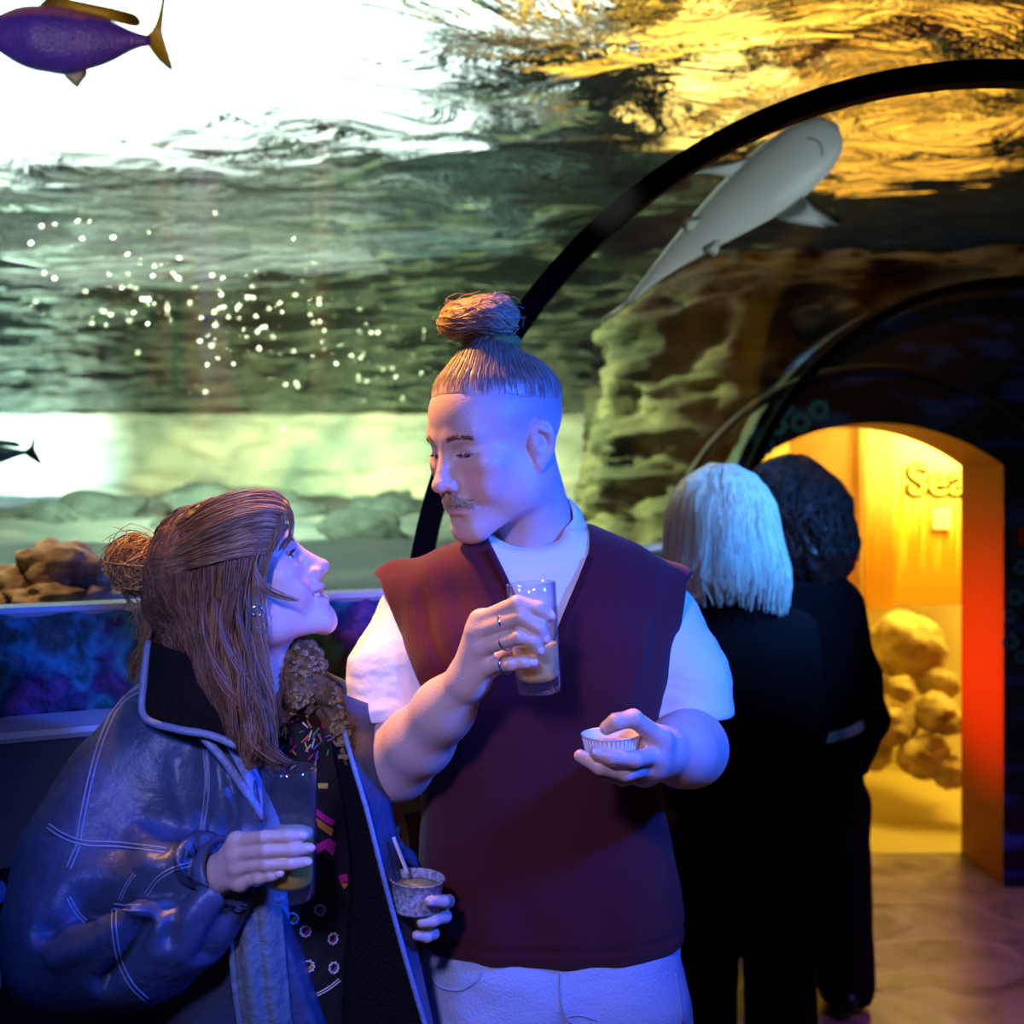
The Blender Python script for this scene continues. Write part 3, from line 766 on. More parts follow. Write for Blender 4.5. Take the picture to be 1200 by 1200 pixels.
def head_colour(V, fr, base, lip, stubble=None, scalp=None):
    L = to_local(V, fr); C = np.tile(np.array(base, float), (len(V), 1))
    x, y, z = np.abs(L[:, 0]), L[:, 1], L[:, 2]
    def mix(w, c):
        C[:] = C*(1-w[:, None])+np.array(c)*w[:, None]
    near = (y > -.2) & (z > -.16) & (np.linalg.norm(L, axis=1) < .2)
    mix(near*smooth01(y, .05, .08)*np.exp(-((x-.042)/.02)**2-((z+.03)/.02)**2)*.35, (.75, .30, .24))
    mix(near*np.exp(-(x/.014)**2-((z+.027)/.014)**2)*smooth01(y, .09, .11)*.4, (.75, .32, .26))
    lw = near*(y > .07)*smooth01(.031-x, 0, .006)*(smooth01(.0075-np.abs(z+.0618+.0022*(x/.026)**2*-1), 0, .003))
    mix(lw*.85, lip)
    mix(near*(y > .08)*smooth01(.026-x, 0, .008)*smooth01(.0016-np.abs(z+.061), 0, .001)*.8, (.12, .03, .03))
    if stubble is not None:
        w = smooth01(-z, .05, .075)*smooth01(y, -.02, .02)+smooth01(-z, .035, .045)*smooth01(y, .07, .085)
        mix(near*np.clip(w, 0, 1)*.5*(1-lw), stubble)
    if scalp is not None:
        w = smooth01(z, .005, .05)*smooth01(.055-y, 0, .04)
        mix(near*np.clip(w, 0, 1)*.55*(np.linalg.norm(L[:, :2]*np.array((1., .0)), axis=1) < .0765), scalp)
    return C
def eyes(parent, fr, iris, look=(0, 1, -.2), lid=0.5):
    look = np.array(look, float); look /= np.linalg.norm(look)
    for s in (-1, 1):
        bm = bmesh.new(); bmesh.ops.create_uvsphere(bm, u_segments=24, v_segments=16, radius=.0148)
        V = np.array([v.co[:] for v in bm.verts]); bm.free()
        bm = bmesh.new(); bmesh.ops.create_uvsphere(bm, u_segments=32, v_segments=24, radius=1)
        V = np.array([v.co[:] for v in bm.verts]); F = [[v.index for v in f.verts] for f in bm.faces]; bm.free()
        d = V @ look; C = np.tile(np.array((.85, .82, .80)), (len(V), 1))
        C[d > .86] = iris; C[d > .955] = (.01, .01, .01)
        W = np.array([fr.pt(np.array((s*.0320, .0710, .0085))+.0152*v) for v in V])
        link('eye', mesh_np('eye', W, F, True, C), M_EYE, parent)
def strands(name, curves, r0, r1, m, parent, sides=3, cols=None):
    """many hair strands, one mesh: curves = list of (n,3) arrays"""
    Vs = []; Fs = []; Cs = []; b = 0
    for ci, c in enumerate(curves):
        c = np.asarray(c, float); n = len(c)
        T = np.gradient(c, axis=0); T /= np.linalg.norm(T, axis=1, keepdims=True)+1e-9
        a = np.array((.31, .87, .38)); N = np.cross(T, a); N /= np.linalg.norm(N, axis=1, keepdims=True)+1e-9
        B = np.cross(T, N); t = np.linspace(0, 1, n)[:, None]
        rr = np.minimum(r0+(r1-r0)*t, r0*(t*8+.25))
        V = np.stack([c+rr*(N*math.cos(q)+B*math.sin(q)) for q in np.arange(sides)*2*math.pi/sides], 1).reshape(-1, 3)
        i = (np.arange(n-1)[:, None]*sides+np.arange(sides)[None]); j = (np.arange(n-1)[:, None]*sides+(np.arange(sides)+1) % sides)
        F = np.stack([i, j, j+sides, i+sides], -1).reshape(-1, 4)+b
        Vs.append(V); Fs.append(F); b += len(V)
        if cols is not None: Cs.append(np.tile(cols[ci], (len(V), 1)) if np.ndim(cols[ci]) == 1 else np.repeat(cols[ci], sides, 0))
    return link(name, mesh_np(name, np.concatenate(Vs), np.concatenate(Fs), True, np.concatenate(Cs) if cols is not None else None), m, parent)
M_SKIN = mat('skin', (0.7, 0.5, 0.4), 0.42, attr=True, bump=(420, .12, 2), sss=0.0)
M_EYE = mat('eye', (0.8, 0.8, 0.8), 0.08, attr=True)
M_HAIR = mat('hair', (0.3, 0.2, 0.1), 0.42, attr=True, spec=0.4)
# ---------------------------------------------------------------- shared clothing / prop helpers
def rows_px(tab, y, cy=None):
    """rows (py, left px, right px, half depth[, dy]) at depth y -> loft rows"""
    out = []
    for r in tab:
        py, a, b, hd = r[:4]; dy = r[4] if len(r) > 4 else 0.0
        p, q = P(a, py, y+dy), P(b, py, y+dy)
        out.append((p.z, (p.x+q.x)/2, y+dy, (q.x-p.x)/2, hd))
    return out
def poly2(pts, y0, ymax=None, ymin=None):
    """convex picture polygon (clockwise in the picture) at depth y0, carried straight back as a prism"""
    W = np.array([(P(a, b, y0).x, P(a, b, y0).z) for a, b in pts]); c = W.mean(0); H = []
    for i in range(len(W)):
        a, b = W[i], W[(i+1) % len(W)]; d = (b-a)/np.linalg.norm(b-a); n = np.array((d[1], -d[0]))
        if n @ (c-a) > 0: n = -n
        H.append((n, n @ a))
    def fn(p):
        d = np.max([p[:, 0]*n[0]+p[:, 2]*n[1]-o for n, o in H], axis=0)
        if ymax is not None: d = np.maximum(d, p[:, 1]-ymax)
        if ymin is not None: d = np.maximum(d, ymin-p[:, 1])
        return d
    return fn
def finger(S, pts, r=(.0098, .0088, .0080, .0072), k=.004):
    S.ch([tuple(P(*p)) for p in pts], list(r)[:len(pts)] if len(pts) <= 4 else r, k)
def seam(parent, bvh, pts, m, r=.0014, off=.0006, name='seam', n=8, gap=None):
    """raised stitched line laid on a surface along a traced path; gap=px offset draws a twin row"""
    c2 = catmull(np.array(pts, float), n)
    runs = []
    for dx in ((0,) if gap is None else (-gap/2, gap/2)):
        T = np.gradient(c2, axis=0); T /= np.linalg.norm(T, axis=1, keepdims=True)+1e-9
        q = c2+np.stack([-T[:, 1], T[:, 0]], 1)*dx; run = []
        for a, b in q:
            h, _ = cast(bvh, a, b, off)
            if h is not None and (not run or (Vector(run[-1])-h).length < .06): run.append(np.array(h))
        if len(run) > 2: runs.append(tube_np(np.array(run), r, 5))
    if runs:
        V, F = merge(runs); return link(name, mesh_np(name, V, F), m, parent)
def nails(parent, tips, m):
    """tips: (fingertip, previous joint, outward direction, radius)"""
    for a, b, o, r in tips:
        a = np.array(a); d = a-np.array(b); d /= np.linalg.norm(d); o = np.array(o, float); o = o-d*(o @ d); o /= np.linalg.norm(o); s = np.cross(d, o)
        bm = bmesh.new(); bmesh.ops.create_uvsphere(bm, u_segments=12, v_segments=8, radius=1)
        V = np.array([v.co[:] for v in bm.verts]); F = [[v.index for v in f.verts] for f in bm.faces]; bm.free()
        W = a+o*r*.72+V[:, :1]*d*.0062+V[:, 1:2]*s*r*.66+V[:, 2:]*o*r*.38
        link('fingernail', mesh_np('fingernail', W, F), m, parent)
def patch(name, ctrl, th, m, parent, nu=6, nv=6, folds=None):
    """curved sheet through a grid of (px, py, depth) control points, given real thickness"""
    G = np.array([[tuple(P(*c)) for c in row] for row in ctrl])
    G = np.array([catmull(r, nv) for r in G]); G = np.stack([catmull(G[:, j], nu) for j in range(G.shape[1])], 1)
    a, b = G.shape[:2]
    if folds is not None: G = G+folds(G)
    du = np.gradient(G, axis=0); dv = np.gradient(G, axis=1); N = np.cross(du, dv); N /= np.linalg.norm(N, axis=2, keepdims=True)+1e-12
    if N[:, :, 1].mean() > 0: N = -N
    top = (G+N*th/2).reshape(-1, 3); bot = (G-N*th/2).reshape(-1, 3)
    F = grid_faces(a, b); n = a*b
    F2 = [tuple(f) for f in F]+[tuple(f[::-1]+n) for f in F]
    rim = [i for i in range(b)]+[i*b+b-1 for i in range(1, a)]+[(a-1)*b+j for j in range(b-2, -1, -1)]+[i*b for i in range(a-2, 0, -1)]
    for i, q in enumerate(rim):
        r = rim[(i+1) % len(rim)]; F2.append((q, r, r+n, q+n))
    return link(name, mesh_np(name, np.concatenate([top, bot]), F2), m, parent)
def tube_obj(name, pts, r, m, parent, sides=8, n=6, flat=1.0):
    V, F = tube_np(catmull(np.array([tuple(p) for p in pts]), n), r, sides, flat=flat); return link(name, mesh_np(name, V, F), m, parent)
M_NAIL = mat('fingernail', (.72, .52, .48), .25)
M_RING = mat('silver', (.8, .8, .82), .2, metal=1.0)
m_tumbler = bpy.data.materials.new('drinking_glass'); m_tumbler.use_nodes = True
def _tum():
    n, l = nodes(m_tumbler); n.remove(n['Principled BSDF'])
    tr = n.new('ShaderNodeBsdfTransparent'); tr.inputs[0].default_value = (.96, .97, .98, 1)
    gl = n.new('ShaderNodeBsdfGlossy'); gl.inputs['Roughness'].default_value = 0.06
    fr = n.new('ShaderNodeLayerWeight'); fr.inputs[0].default_value = .5
    pw = n.new('ShaderNodeMath'); pw.operation = 'POWER'; pw.inputs[1].default_value = 2.2; l.new(fr.outputs['Facing'], pw.inputs[0])
    ml = n.new('ShaderNodeMath'); ml.operation = 'MULTIPLY_ADD'; ml.inputs[1].default_value = .85; ml.inputs[2].default_value = .06; l.new(pw.outputs[0], ml.inputs[0])
    mx = n.new('ShaderNodeMixShader'); l.new(ml.outputs[0], mx.inputs[0]); l.new(tr.outputs[0], mx.inputs[1]); l.new(gl.outputs[0], mx.inputs[2])
    df = n.new('ShaderNodeBsdfDiffuse'); df.inputs[0].default_value = (.8, .85, .9, 1); m2 = n.new('ShaderNodeMixShader'); m2.inputs[0].default_value = .012
    l.new(mx.outputs[0], m2.inputs[1]); l.new(df.outputs[0], m2.inputs[2]); l.new(m2.outputs[0], n['Material Output'].inputs[0])
_tum()
def axis_mat(bot, top):
    z = (Vector(top)-Vector(bot)); L = z.length; z = z/L
    return Matrix.Translation(bot) @ Vector((0, 0, 1)).rotation_difference(z).to_matrix().to_4x4(), L
def tumbler(bot, top, rb, rt, level, drink_mat, label, foam=None):
    M, L = axis_mat(bot, top); w = .0019
    o = tag(empty('tumbler', bot), label, 'glass', 'tumblers of yellow drink')
    R = lambda z: rb+(rt-rb)*z/L
    prof = [(0.0005, .0012), (rb*.80, .0012), (rb*.93, 0), (rb*.985, .002), (R(.012), .012)]+[(R(z), z) for z in np.linspace(.03, L-.0008, 6)]+[(rt-w*.5, L)]+[(R(z)-w, z) for z in np.linspace(L-.0008, .022, 6)]+[(rb-w-.002, .0155), (rb*.6, .0135), (0.0005, .013)]
    V, F = lathe_np(prof, 48); V = np.array([M @ Vector(v) for v in V]); link('tumbler_wall', mesh_np('tumbler_wall', V, F), m_tumbler, o)
    pr = [(0.0005, .0140), (rb*.6, .0145), (rb-w-.003, .0168)]+[(R(z)-w-.0006, z) for z in np.linspace(.021, level-.001, 5)]+[(R(level)-w-.0012, level), (0.0005, level)]
    V, F = lathe_np(pr, 48); V = np.array([M @ Vector(v) for v in V]); link('drink', mesh_np('drink', V, F), drink_mat, o)
    if foam:
        pr = [(0.0005, level), (R(level)-w-.0012, level), (R(level)-w-.0008, level+foam*.5), (R(level)-w-.0015, level+foam), (0.0005, level+foam*.9)]
        V, F = lathe_np(pr, 48); V = np.array([M @ Vector(v) for v in V]); link('foam', mesh_np('foam', V, F), mat('drink_foam', (.85, .80, .55), .6), o)
    return o
def paper_cup(bot, top, rb, rt, m, label):
    M, L = axis_mat(bot, top); w = .0010
    o = tag(empty('paper_cup', bot), label, 'cup', 'small paper cups held by the couple')
    pr = [(0.0005, .003), (rb*.9, .003), (rb, 0)]+[(rb+(rt-rb)*t, L*t) for t in (.1, .5, .94)]
    pr += [(rt+.0012, L*.96), (rt+.0018, L*.985), (rt+.0008, L), (rt-w, L*.985)]+[(rb+(rt-rb)*t-w, L*t) for t in (.9, .5, .15)]+[(0.0005, L*.12)]
    V, F = lathe_np(pr, 48); V = np.array([M @ Vector(v) for v in V]); link('cup_body', mesh_np('cup_body', V, F), m, o)
    return o, M, L
M_DRINK = mat('cloudy_yellow_drink', (.98, .62, .04), .3, var=(60, (.95, .52, .02)))
M_DRINK2 = mat('pale_yellow_drink', (.92, .76, .24), .35, var=(50, (.80, .62, .16)))

for _m in (M_DRINK, M_DRINK2):      # cloudy liquid lets light through
    n, l = nodes(_m); b = n['Principled BSDF']; t_ = n.new('ShaderNodeBsdfTranslucent'); x_ = n.new('ShaderNodeMixShader'); x_.inputs[0].default_value = .4
    l.new(b.inputs['Base Color'].links[0].from_socket, t_.inputs[0]); l.new(b.outputs[0], x_.inputs[1]); l.new(t_.outputs[0], x_.inputs[2]); l.new(x_.outputs[0], n['Material Output'].inputs[0])
# ---------------------------------------------------------------- man in the maroon vest
YM = 1.64
man = tag(empty('person', (P(645, 600, YM).x, YM, 0)), 'man with a hair bun, maroon knit vest and white tee, holding glass and cup', 'person')
frm = head_frame(P(584, 524, 1.60), 50, 13, 0, 1.0)
S = SDF()
head(S, frm, True, smile=1.0, open_=0.0, lid=.70)
ear = frm.pt((0, -.03, -.05))
S.rc(tuple(ear), tuple(P(634, 665, 1.67)), .056, .064, .03)
S.rc(tuple(frm.pt((.045, -.03, -.035))), tuple(P(622, 640, 1.60)), .014, .011, .03)     # neck muscle
S.el(tuple(P(634, 690, 1.68)), (.15, .07, .07), .05)
# arms
sR, eR, wR = P(478, 715, 1.66), P(466, 897, 1.545), P(548, 797, 1.415)
S.ch([sR+Vector((.01, .01, -.03)), P(462, 800, 1.60), eR], [.040, .044, .043], .02)
S.ch([eR, P(492, 868, 1.50), P(520, 832, 1.455), wR], [.040, .040, .034, .0260], .03)
sL, eL, wL = P(783, 715, 1.66), P(806, 880, 1.58), P(778, 880, 1.405)
S.ch([sL+Vector((-.01, .01, -.03)), P(800, 800, 1.62), eL], [.040, .044, .044], .02)
S.ch([eL, P(808, 877, 1.50), P(798, 879, 1.45), wL], [.044, .044, .040, .029], .03)
# his right hand, wrapped round the tumbler from the left
FR = [[(563, 727, 1.395), (606, 707, 1.353), (631, 713, 1.349), (644, 722, 1.352)],
      [(558, 741, 1.392), (611, 722, 1.349), (632, 736, 1.346), (638, 748, 1.349)],
      [(562, 760, 1.391), (609, 746, 1.349), (625, 751, 1.347), (631, 761, 1.350)],
      [(571, 780, 1.393), (599, 778, 1.358), (614, 776, 1.354), (624, 777, 1.355)]]
for f, r in zip(FR, (1.0, 1.03, .99, .90)):
    finger(S, f, tuple(np.array((.0105, .0094, .0085, .0076))*r))
    S.rc(tuple(wR), tuple(P(*f[0])), .020, .0125, .012)
S.ch([P(556, 795, 1.42), P(582, 776, 1.450), P(612, 752, 1.452), P(626, 735, 1.446)], [.017, .0125, .0105, .009], .012)
# his left hand under and over the cup
FL = [[(774, 866, 1.365), (742, 842, 1.338), (722, 846, 1.334), (711, 853, 1.338)],
      [(770, 884, 1.365), (744, 890, 1.326), (716, 887, 1.314), (698, 882, 1.316)],
      [(768, 897, 1.372), (733, 906, 1.340), (703, 899, 1.330), (680, 886, 1.334)],
      [(760, 905, 1.385), (730, 912, 1.368), (706, 906, 1.356)],
      [(756, 908, 1.398), (732, 912, 1.385), (714, 908, 1.375)]]
for f, r in zip(FL, (1.12, 1.0, 1.0, .95, .85)):
    finger(S, f, tuple(np.array((.0108, .0096, .0088, .0078))*r))
    S.rc(tuple(wL), tuple(P(*f[0])), .022, .0135, .014)
S.el(tuple(P(764, 885, 1.375)), (.022, .022, .026), .012)
tips = []
V, F = S.mesh(P(400, 700, 1.85)-Vector((0, .9, .95)), (0.38, 1.85, 1.86), .0023)
C = head_colour(V, frm, (.64, .44, .35), (.52, .22, .19), (.46, .36, .30), (.26, .19, .14))
body = link('body', mesh_np('body', V, F, True, C), M_SKIN, man)
BODYM = bvh_of(V, F)
eyes(man, frm, (.10, .16, .20), (.35, 1, -.55))
for f in FR: tips.append((P(*f[-1]), P(*f[-2]), (.2, -1, .35), .0076))
for f in FL[:2]: tips.append((P(*f[-1]), P(*f[-2]), (-.2, -1, .5), .008))
nails(man, tips, M_NAIL)
# rings
for px, py, y, d in ((591, 728, 1.366, (53, -19)), (592, 752, 1.366, (48, -14)), (593, 778.5, 1.364, (28, -2)), (583, 731, 1.374, (53, -19))):
    c = P(px, py, y); ax = (P(px+d[0], py+d[1], y-.038)-c).normalized()
    M = Matrix.Translation(c) @ Vector((0, 0, 1)).rotation_difference(ax).to_matrix().to_4x4()
    V, F = lathe_np([(.0103, -.002), (.0112, -.0016), (.0114, 0), (.0112, .0016), (.0103, .002), (.0098, 0), (.0103, -.002)], 24)
    link('finger_ring', mesh_np('finger_ring', np.array([M @ Vector(v) for v in V]), F[:-2] if len(F[-1]) > 4 else F), M_RING, man)

# white tee
m_tee = mat('white_cotton', (.78, .78, .80), .85, bump=(90, .15, 4))
VR = [(610, 588, 680, .052), (622, 560, 712, .070), (638, 520, 750, .085), (655, 486, 775, .095), (672, 462, 790, .100), (690, 452, 796, .105),
      (720, 452, 797, .115), (760, 468, 793, .120), (800, 486, 786, .122), (850, 491, 778, .122), (900, 492, 775, .118), (945, 492, 777, .115),
      (990, 489, 786, .115), (1030, 487, 795, .118), (1068, 487, 800, .122), (1088, 490, 801, .121), (1096, 497, 796, .114)]
def wr(p, f, a, seed):   # soft cloth folds
    return a*fbm(p*np.array(f), 3, seed)
T = SDF(); T.loft(rows_px([r for r in VR if r[0] < 900], YM), grow=-.011)
T.rc(tuple(P(633, 655, 1.66)), tuple(P(636, 628, 1.665)), .072, .066, .02)
T.ch([sR+Vector((0, .01, -.02)), P(459, 790, 1.605), P(457, 838, 1.58)], [.050, .057, .058], .03)
T.ch([sL+Vector((0, .01, -.02)), P(803, 790, 1.62), P(812, 833, 1.605)], [.050, .056, .059], .03)
T.fun(poly2([(380, 848), (505, 832), (505, 1000), (380, 1000)], 1.58, 1.8), P(440, 900, 1.58), .3, 's', .004)
T.fun(poly2([(770, 836), (860, 838), (860, 1000), (770, 1000)], 1.6, 1.8), P(815, 900, 1.6), .3, 's', .004)
T.rc(tuple(P(630, 647, 1.66)), tuple(frm.pt((0, -.035, -.06))), .0645, .0575, .004, 's')
T.el(tuple(P(600, 608, 1.55)), (.088, .09, .040), .008, 's', R=np.array(Matrix.Rotation(.22, 3, 'Y')))
T.disp(lambda p: wr(p, (14, 14, 34), .0025, 3))
V, F = T.mesh((-.30, 1.35, 1.05), (.33, 1.86, 1.62), .0032, 1.7)
link('tee_shirt', mesh_np('tee_shirt', V, F), m_tee, man)
TEE = bvh_of(V, F)
# maroon knit vest
m_vest = mat('maroon_knit', (.085, .011, .014), .95, spec=.2, sheen=.12)
def _knit():
    n, l = nodes(m_vest); b = n['Principled BSDF']; tc = n['Texture Coordinate']
    w = n.new('ShaderNodeTexWave'); w.inputs['Scale'].default_value = 150; w.bands_direction = 'X'; w.inputs['Distortion'].default_value = 1.5; w.inputs['Detail'].default_value = 1
    w2 = n.new('ShaderNodeTexNoise'); w2.inputs['Scale'].default_value = 320
    ad = n.new('ShaderNodeMath'); l.new(w.outputs['Fac'], ad.inputs[0]); l.new(w2.outputs['Fac'], ad.inputs[1])
    l.new(tc.outputs['Object'], w.inputs['Vector']); l.new(tc.outputs['Object'], w2.inputs['Vector'])
    bp = n.new('ShaderNodeBump'); bp.inputs['Strength'].default_value = .35; bp.inputs['Distance'].default_value = .003
    l.new(ad.outputs[0], bp.inputs['Height']); l.new(bp.outputs[0], b.inputs['Normal'])
_knit()
W = SDF(); W.loft(rows_px(VR, YM))
W.el(tuple(P(545, 780, 1.56)), (.075, .05, .06), .05); W.el(tuple(P(700, 780, 1.56)), (.075, .05, .06), .05)
W.ch([P(470, 700, 1.655), P(458, 735, 1.635)], [.054, .046], .03); W.ch([P(786, 702, 1.655), P(790, 735, 1.65)], [.050, .042], .03)
W.fun(poly2([(556, 590), (700, 590), (690, 648), (641, 764), (573, 636)], 1.535, 1.665), P(630, 640, 1.56), .35, 's', .005)
W.rc(tuple(P(630, 650, 1.66)), tuple(frm.pt((0, -.03, -.05))), .071, .071, .006, 's')
# armholes
W.fun(poly2([(300, 600), (436, 684), (497, 808), (497, 870), (300, 870)], 1.56, 1.70), P(440, 780, 1.58), .3, 's', .004)
W.fun(poly2([(806, 686), (950, 600), (950, 850), (778, 850), (791, 780)], 1.58, 1.70), P(820, 780, 1.58), .3, 's', .004)
def vest_folds(p):
    px = p[:, 0]; z = p[:, 2]
    d = wr(p, (11, 11, 5), .0035, 8)
    # soft drapes from the shoulder down to the ribs, and bunching above the hem
    for cx, cz, sl, w, a in ((P(505, 740, 1.54).x, P(505, 740, 1.54).z, .35, .012, .006), (P(545, 730, 1.54).x, P(545, 730, 1.54).z, .25, .014, .005), (P(770, 760, 1.54).x, P(770, 760, 1.54).z, -.3, .012, .005)):
        u = (px-cx)+sl*(z-cz); d = d+a*np.exp(-(u/w)**2-((z-cz)/.08)**2)
    zh = P(0, 1095, 1.53).z
    d = d+.003*np.sin(px*70+2*fbm(p*9, 2, 4))*np.exp(-((z-zh)/.05)**2)
    zr = P(0, 1114, 1.53).z; d = d+.004*np.exp(-((z-zr)/.006)**2)
    return d
W.disp(vest_folds)
V, F = W.mesh((-.30, 1.42, .84), (.33, 1.86, 1.60), .0035, 1.7)
link('knit_vest', mesh_np('knit_vest', V, F), m_vest, man); VEST = bvh_of(V, F)
# neck ribbing
m_rib2 = mat('maroon_rib', (.055, .007, .011), .95, spec=.2)
seam(man, VEST, [(572, 646), (592, 684), (612, 722), (634, 760)], m_rib2, .0050, .0, 'neck_ribbing')
seam(man, VEST, [(692, 652), (680, 682), (664, 720), (648, 760)], m_rib2, .0050, .0, 'neck_ribbing')
# pale jeans
m_jean = mat('pale_denim', (.46, .52, .70), .85, bump=(260, .25, 3), var=(7, (.54, .58, .72)))
J = SDF(); J.loft(rows_px([(1050, 500, 790, .105), (1085, 496, 794, .111), (1120, 493, 797, .117), (1160, 490, 802, .12), (1240, 490, 806, .11)], YM), k=.02)
for a, b in ((568, 575), (725, 720)):
    J.ch([P(a, 1190, YM), Vector((P(b, 1400, YM).x, YM+.01, .48)), Vector((P(b, 1400, YM).x, YM+.03, .06))], [.098, .070, .055], .03)
J.el(tuple(P(660, 1245, 1.50)), (.010, .03, .05), .02, 's')
J.disp(lambda p: wr(p, (9, 9, 16), .004, 12))
V, F = J.mesh((-.22, 1.45, .0), (.33, 1.86, .97), .006, 1.5); link('jeans', mesh_np('jeans', V, F), m_jean, man); JEAN = bvh_of(V, F)
m_st = mat('denim_seam', (.40, .45, .62), .8)
seam(man, JEAN, [(500, 1138), (515, 1156), (540, 1160), (560, 1148), (566, 1138)], m_st, .0018, .0006, 'pocket_seam')
seam(man, JEAN, [(657, 1140), (657, 1165), (660, 1185), (668, 1199)], m_st, .0018, .0006, 'fly_seam')
seam(man, JEAN, [(700, 1196), (680, 1190), (662, 1192)], m_st, .0012, .0006, 'fly_seam')
seam(man, JEAN, [(792, 1140), (795, 1165), (800, 1199)], m_st, .0018, .0006, 'pocket_seam')
m_shoe = mat('white_shoe', (.6, .6, .62), .6)
for b in (575, 720):
    x = P(b, 1400, YM).x; Q = SDF(); Q.el((x, YM-.05, .045), (.046, .135, .045), .01); Q.el((x, YM+.02, .07), (.045, .06, .055), .03); Q.bx((x, YM-.045, .014), (.048, .138, .014), .012, .01)
    pass
    V, F = Q.mesh((x-.1, YM-.22, -.01), (x+.1, YM+.14, .15), .005); V[:, 2] = np.maximum(V[:, 2], .001)
    link('shoe', mesh_np('shoe', V, F), m_shoe, man)

# hair: swept up undercut top, bun, scrunchie
rng = random.Random(4)
Hc = SDF()
Hc.el((0, -.014, .046), (.0750, .0975, .0835), .0, 'u', frm); Hc.el((0, .028, .046), (.0645, .0645, .0645), .03, 'u', frm)
def above(p):
    L = to_local(p, frm)
    return (.066+.24*L[:, 1]+.003*fbm(L*40, 2, 5)-L[:, 2])*frm.k
Hc.fun(above, frm.pt((0, 0, .1)), .3, 'i', .006)
bc = P(563, 373, 1.60)
sc_c = P(576, 404, 1.605)
Hc.rc(tuple(frm.pt((.0, -.005, .115))), tuple(sc_c), .034, .022, .03)
Hc.disp(lambda p: -.0055*smooth01(-above(p), .0, .028))
Hc.disp(lambda p: .0010*smooth01(-above(p), .006, .03)*np.sin(60*np.arctan2((p-sc_c)[:, 0], (p-sc_c)[:, 1]))*np.clip(np.linalg.norm((p-sc_c)[:, :2], axis=1)/.06, 0, 1))
V, F = Hc.mesh(np.array(frm.t)-.16, np.array(frm.t)+.2, .0025)
hb = (.42, .27, .12)
C = np.tile(np.array((.21, .135, .07)), (len(V), 1)); C *= (1+.35*fbm(V*90, 2, 2))[:, None]; w_ = smooth01(-above(V), .0, .034)[:, None]; C = C*w_+head_colour(V, frm, (.64, .44, .35), (.5, .2, .2), None, (.26, .19, .14))*(1-w_)
hair = link('hair', mesh_np('hair', V, F, True, C), M_HAIR, man); HC = bvh_of(V, F)
cur = []; cols = []
for i in range(900):   # strands drawn up over the crown to the tie
    a = rng.uniform(0, 2*math.pi); st = Vector(frm.pt((.09*math.sin(a), .10*math.cos(a)-.01, .062+.24*(.10*math.cos(a)-.01)+rng.uniform(-.006, .035))))
    pts = []; lowr = 0; tb = rng.random()**1.5*.5
    for t in np.linspace(tb, 1, 9):
        q = st.lerp(sc_c, t); h = HC.find_nearest(q)
        n_ = h[1] if (h[0]-Vector(frm.t)).dot(h[1]) > 0 else -h[1]
        pts.append(np.array(h[0]+n_*(.0002+.0006*min(1, t*4)+rng.uniform(0, .0010)*min(1, t*4))))
    cur.append(pts); k = rng.uniform(.6, 1.5); cols.append(np.array((.42, .31, .24))+(np.array((.30, .19, .09))*k-np.array((.42, .31, .24)))*np.clip((np.arange(9)-.3)/2.2, 0, 1)[:, None])
strands('hair_strands', cur, .0006, .0005, M_HAIR, hair, 3, cols)
B = SDF(); B.el(tuple(bc), (.049, .045, .028), .0, R=np.array(Matrix.Rotation(-.2, 3, 'Y'))); B.el(tuple(bc+Vector((-.030, .0, -.004))), (.026, .032, .024), .015)
B.el(tuple(bc+Vector((.018, -.01, .0))), (.032, .036, .025), .015)
B.disp(lambda p: .0015*np.sin(26*np.arctan2((p-np.array(bc))[:, 2]+.02, (p-np.array(bc))[:, 0]*.7)+8*vnoise(p*30, 3)))
V, F = B.mesh(np.array(bc)-.09, np.array(bc)+.09, .0025)
C = np.tile(np.array((.46, .29, .12)), (len(V), 1))*(1+.35*fbm(V*90, 2, 3))[:, None]
bun = link('hair_bun', mesh_np('hair_bun', V, F, True, C), M_HAIR, man); BN = bvh_of(V, F)
cur = []; cols = []
for i in range(600):   # strands wound round the bun, some flying
    a0 = rng.uniform(0, 6.28); tilt = rng.uniform(-1, 1); fly = .003+(.010 if rng.random() < .12 else 0)*rng.random(); pts = []
    ax = Vector((math.sin(tilt)*.8, rng.uniform(-.5, .5), math.cos(tilt))).normalized(); u = ax.orthogonal().normalized(); w_ = ax.cross(u); off = rng.uniform(-.03, .03)
    for t in np.linspace(0, 2.0, 10):
        q = bc+ax*off+(u*math.cos(a0+t)+w_*math.sin(a0+t))*.07; h = BN.find_nearest(q); d = (q-bc).normalized()
        pts.append(np.array(h[0]+d*(.0006+fly*t*.5*rng.uniform(.9, 1.1)*(1 if fly > .0031 else .3))))
    cur.append(pts); cols.append(np.array((.55, .36, .16))*rng.uniform(.6, 1.5))
strands('bun_strands', cur, .0006, .0003, M_HAIR, bun, 3, cols)
# scrunchie
t = np.linspace(0, 2*np.pi, 60); ang = t
pts = np.stack([sc_c.x+.0310*np.cos(t), sc_c.y+.031*np.sin(t), sc_c.z+.003*np.cos(t)+.001*np.sin(9*t)], 1)
V, F = tube_np(pts, .0095+.0016*np.sin(17*t), 12, False)
link('scrunchie', mesh_np('scrunchie', V, F), mat('olive_scrunchie', (.24, .20, .03), .8), man)
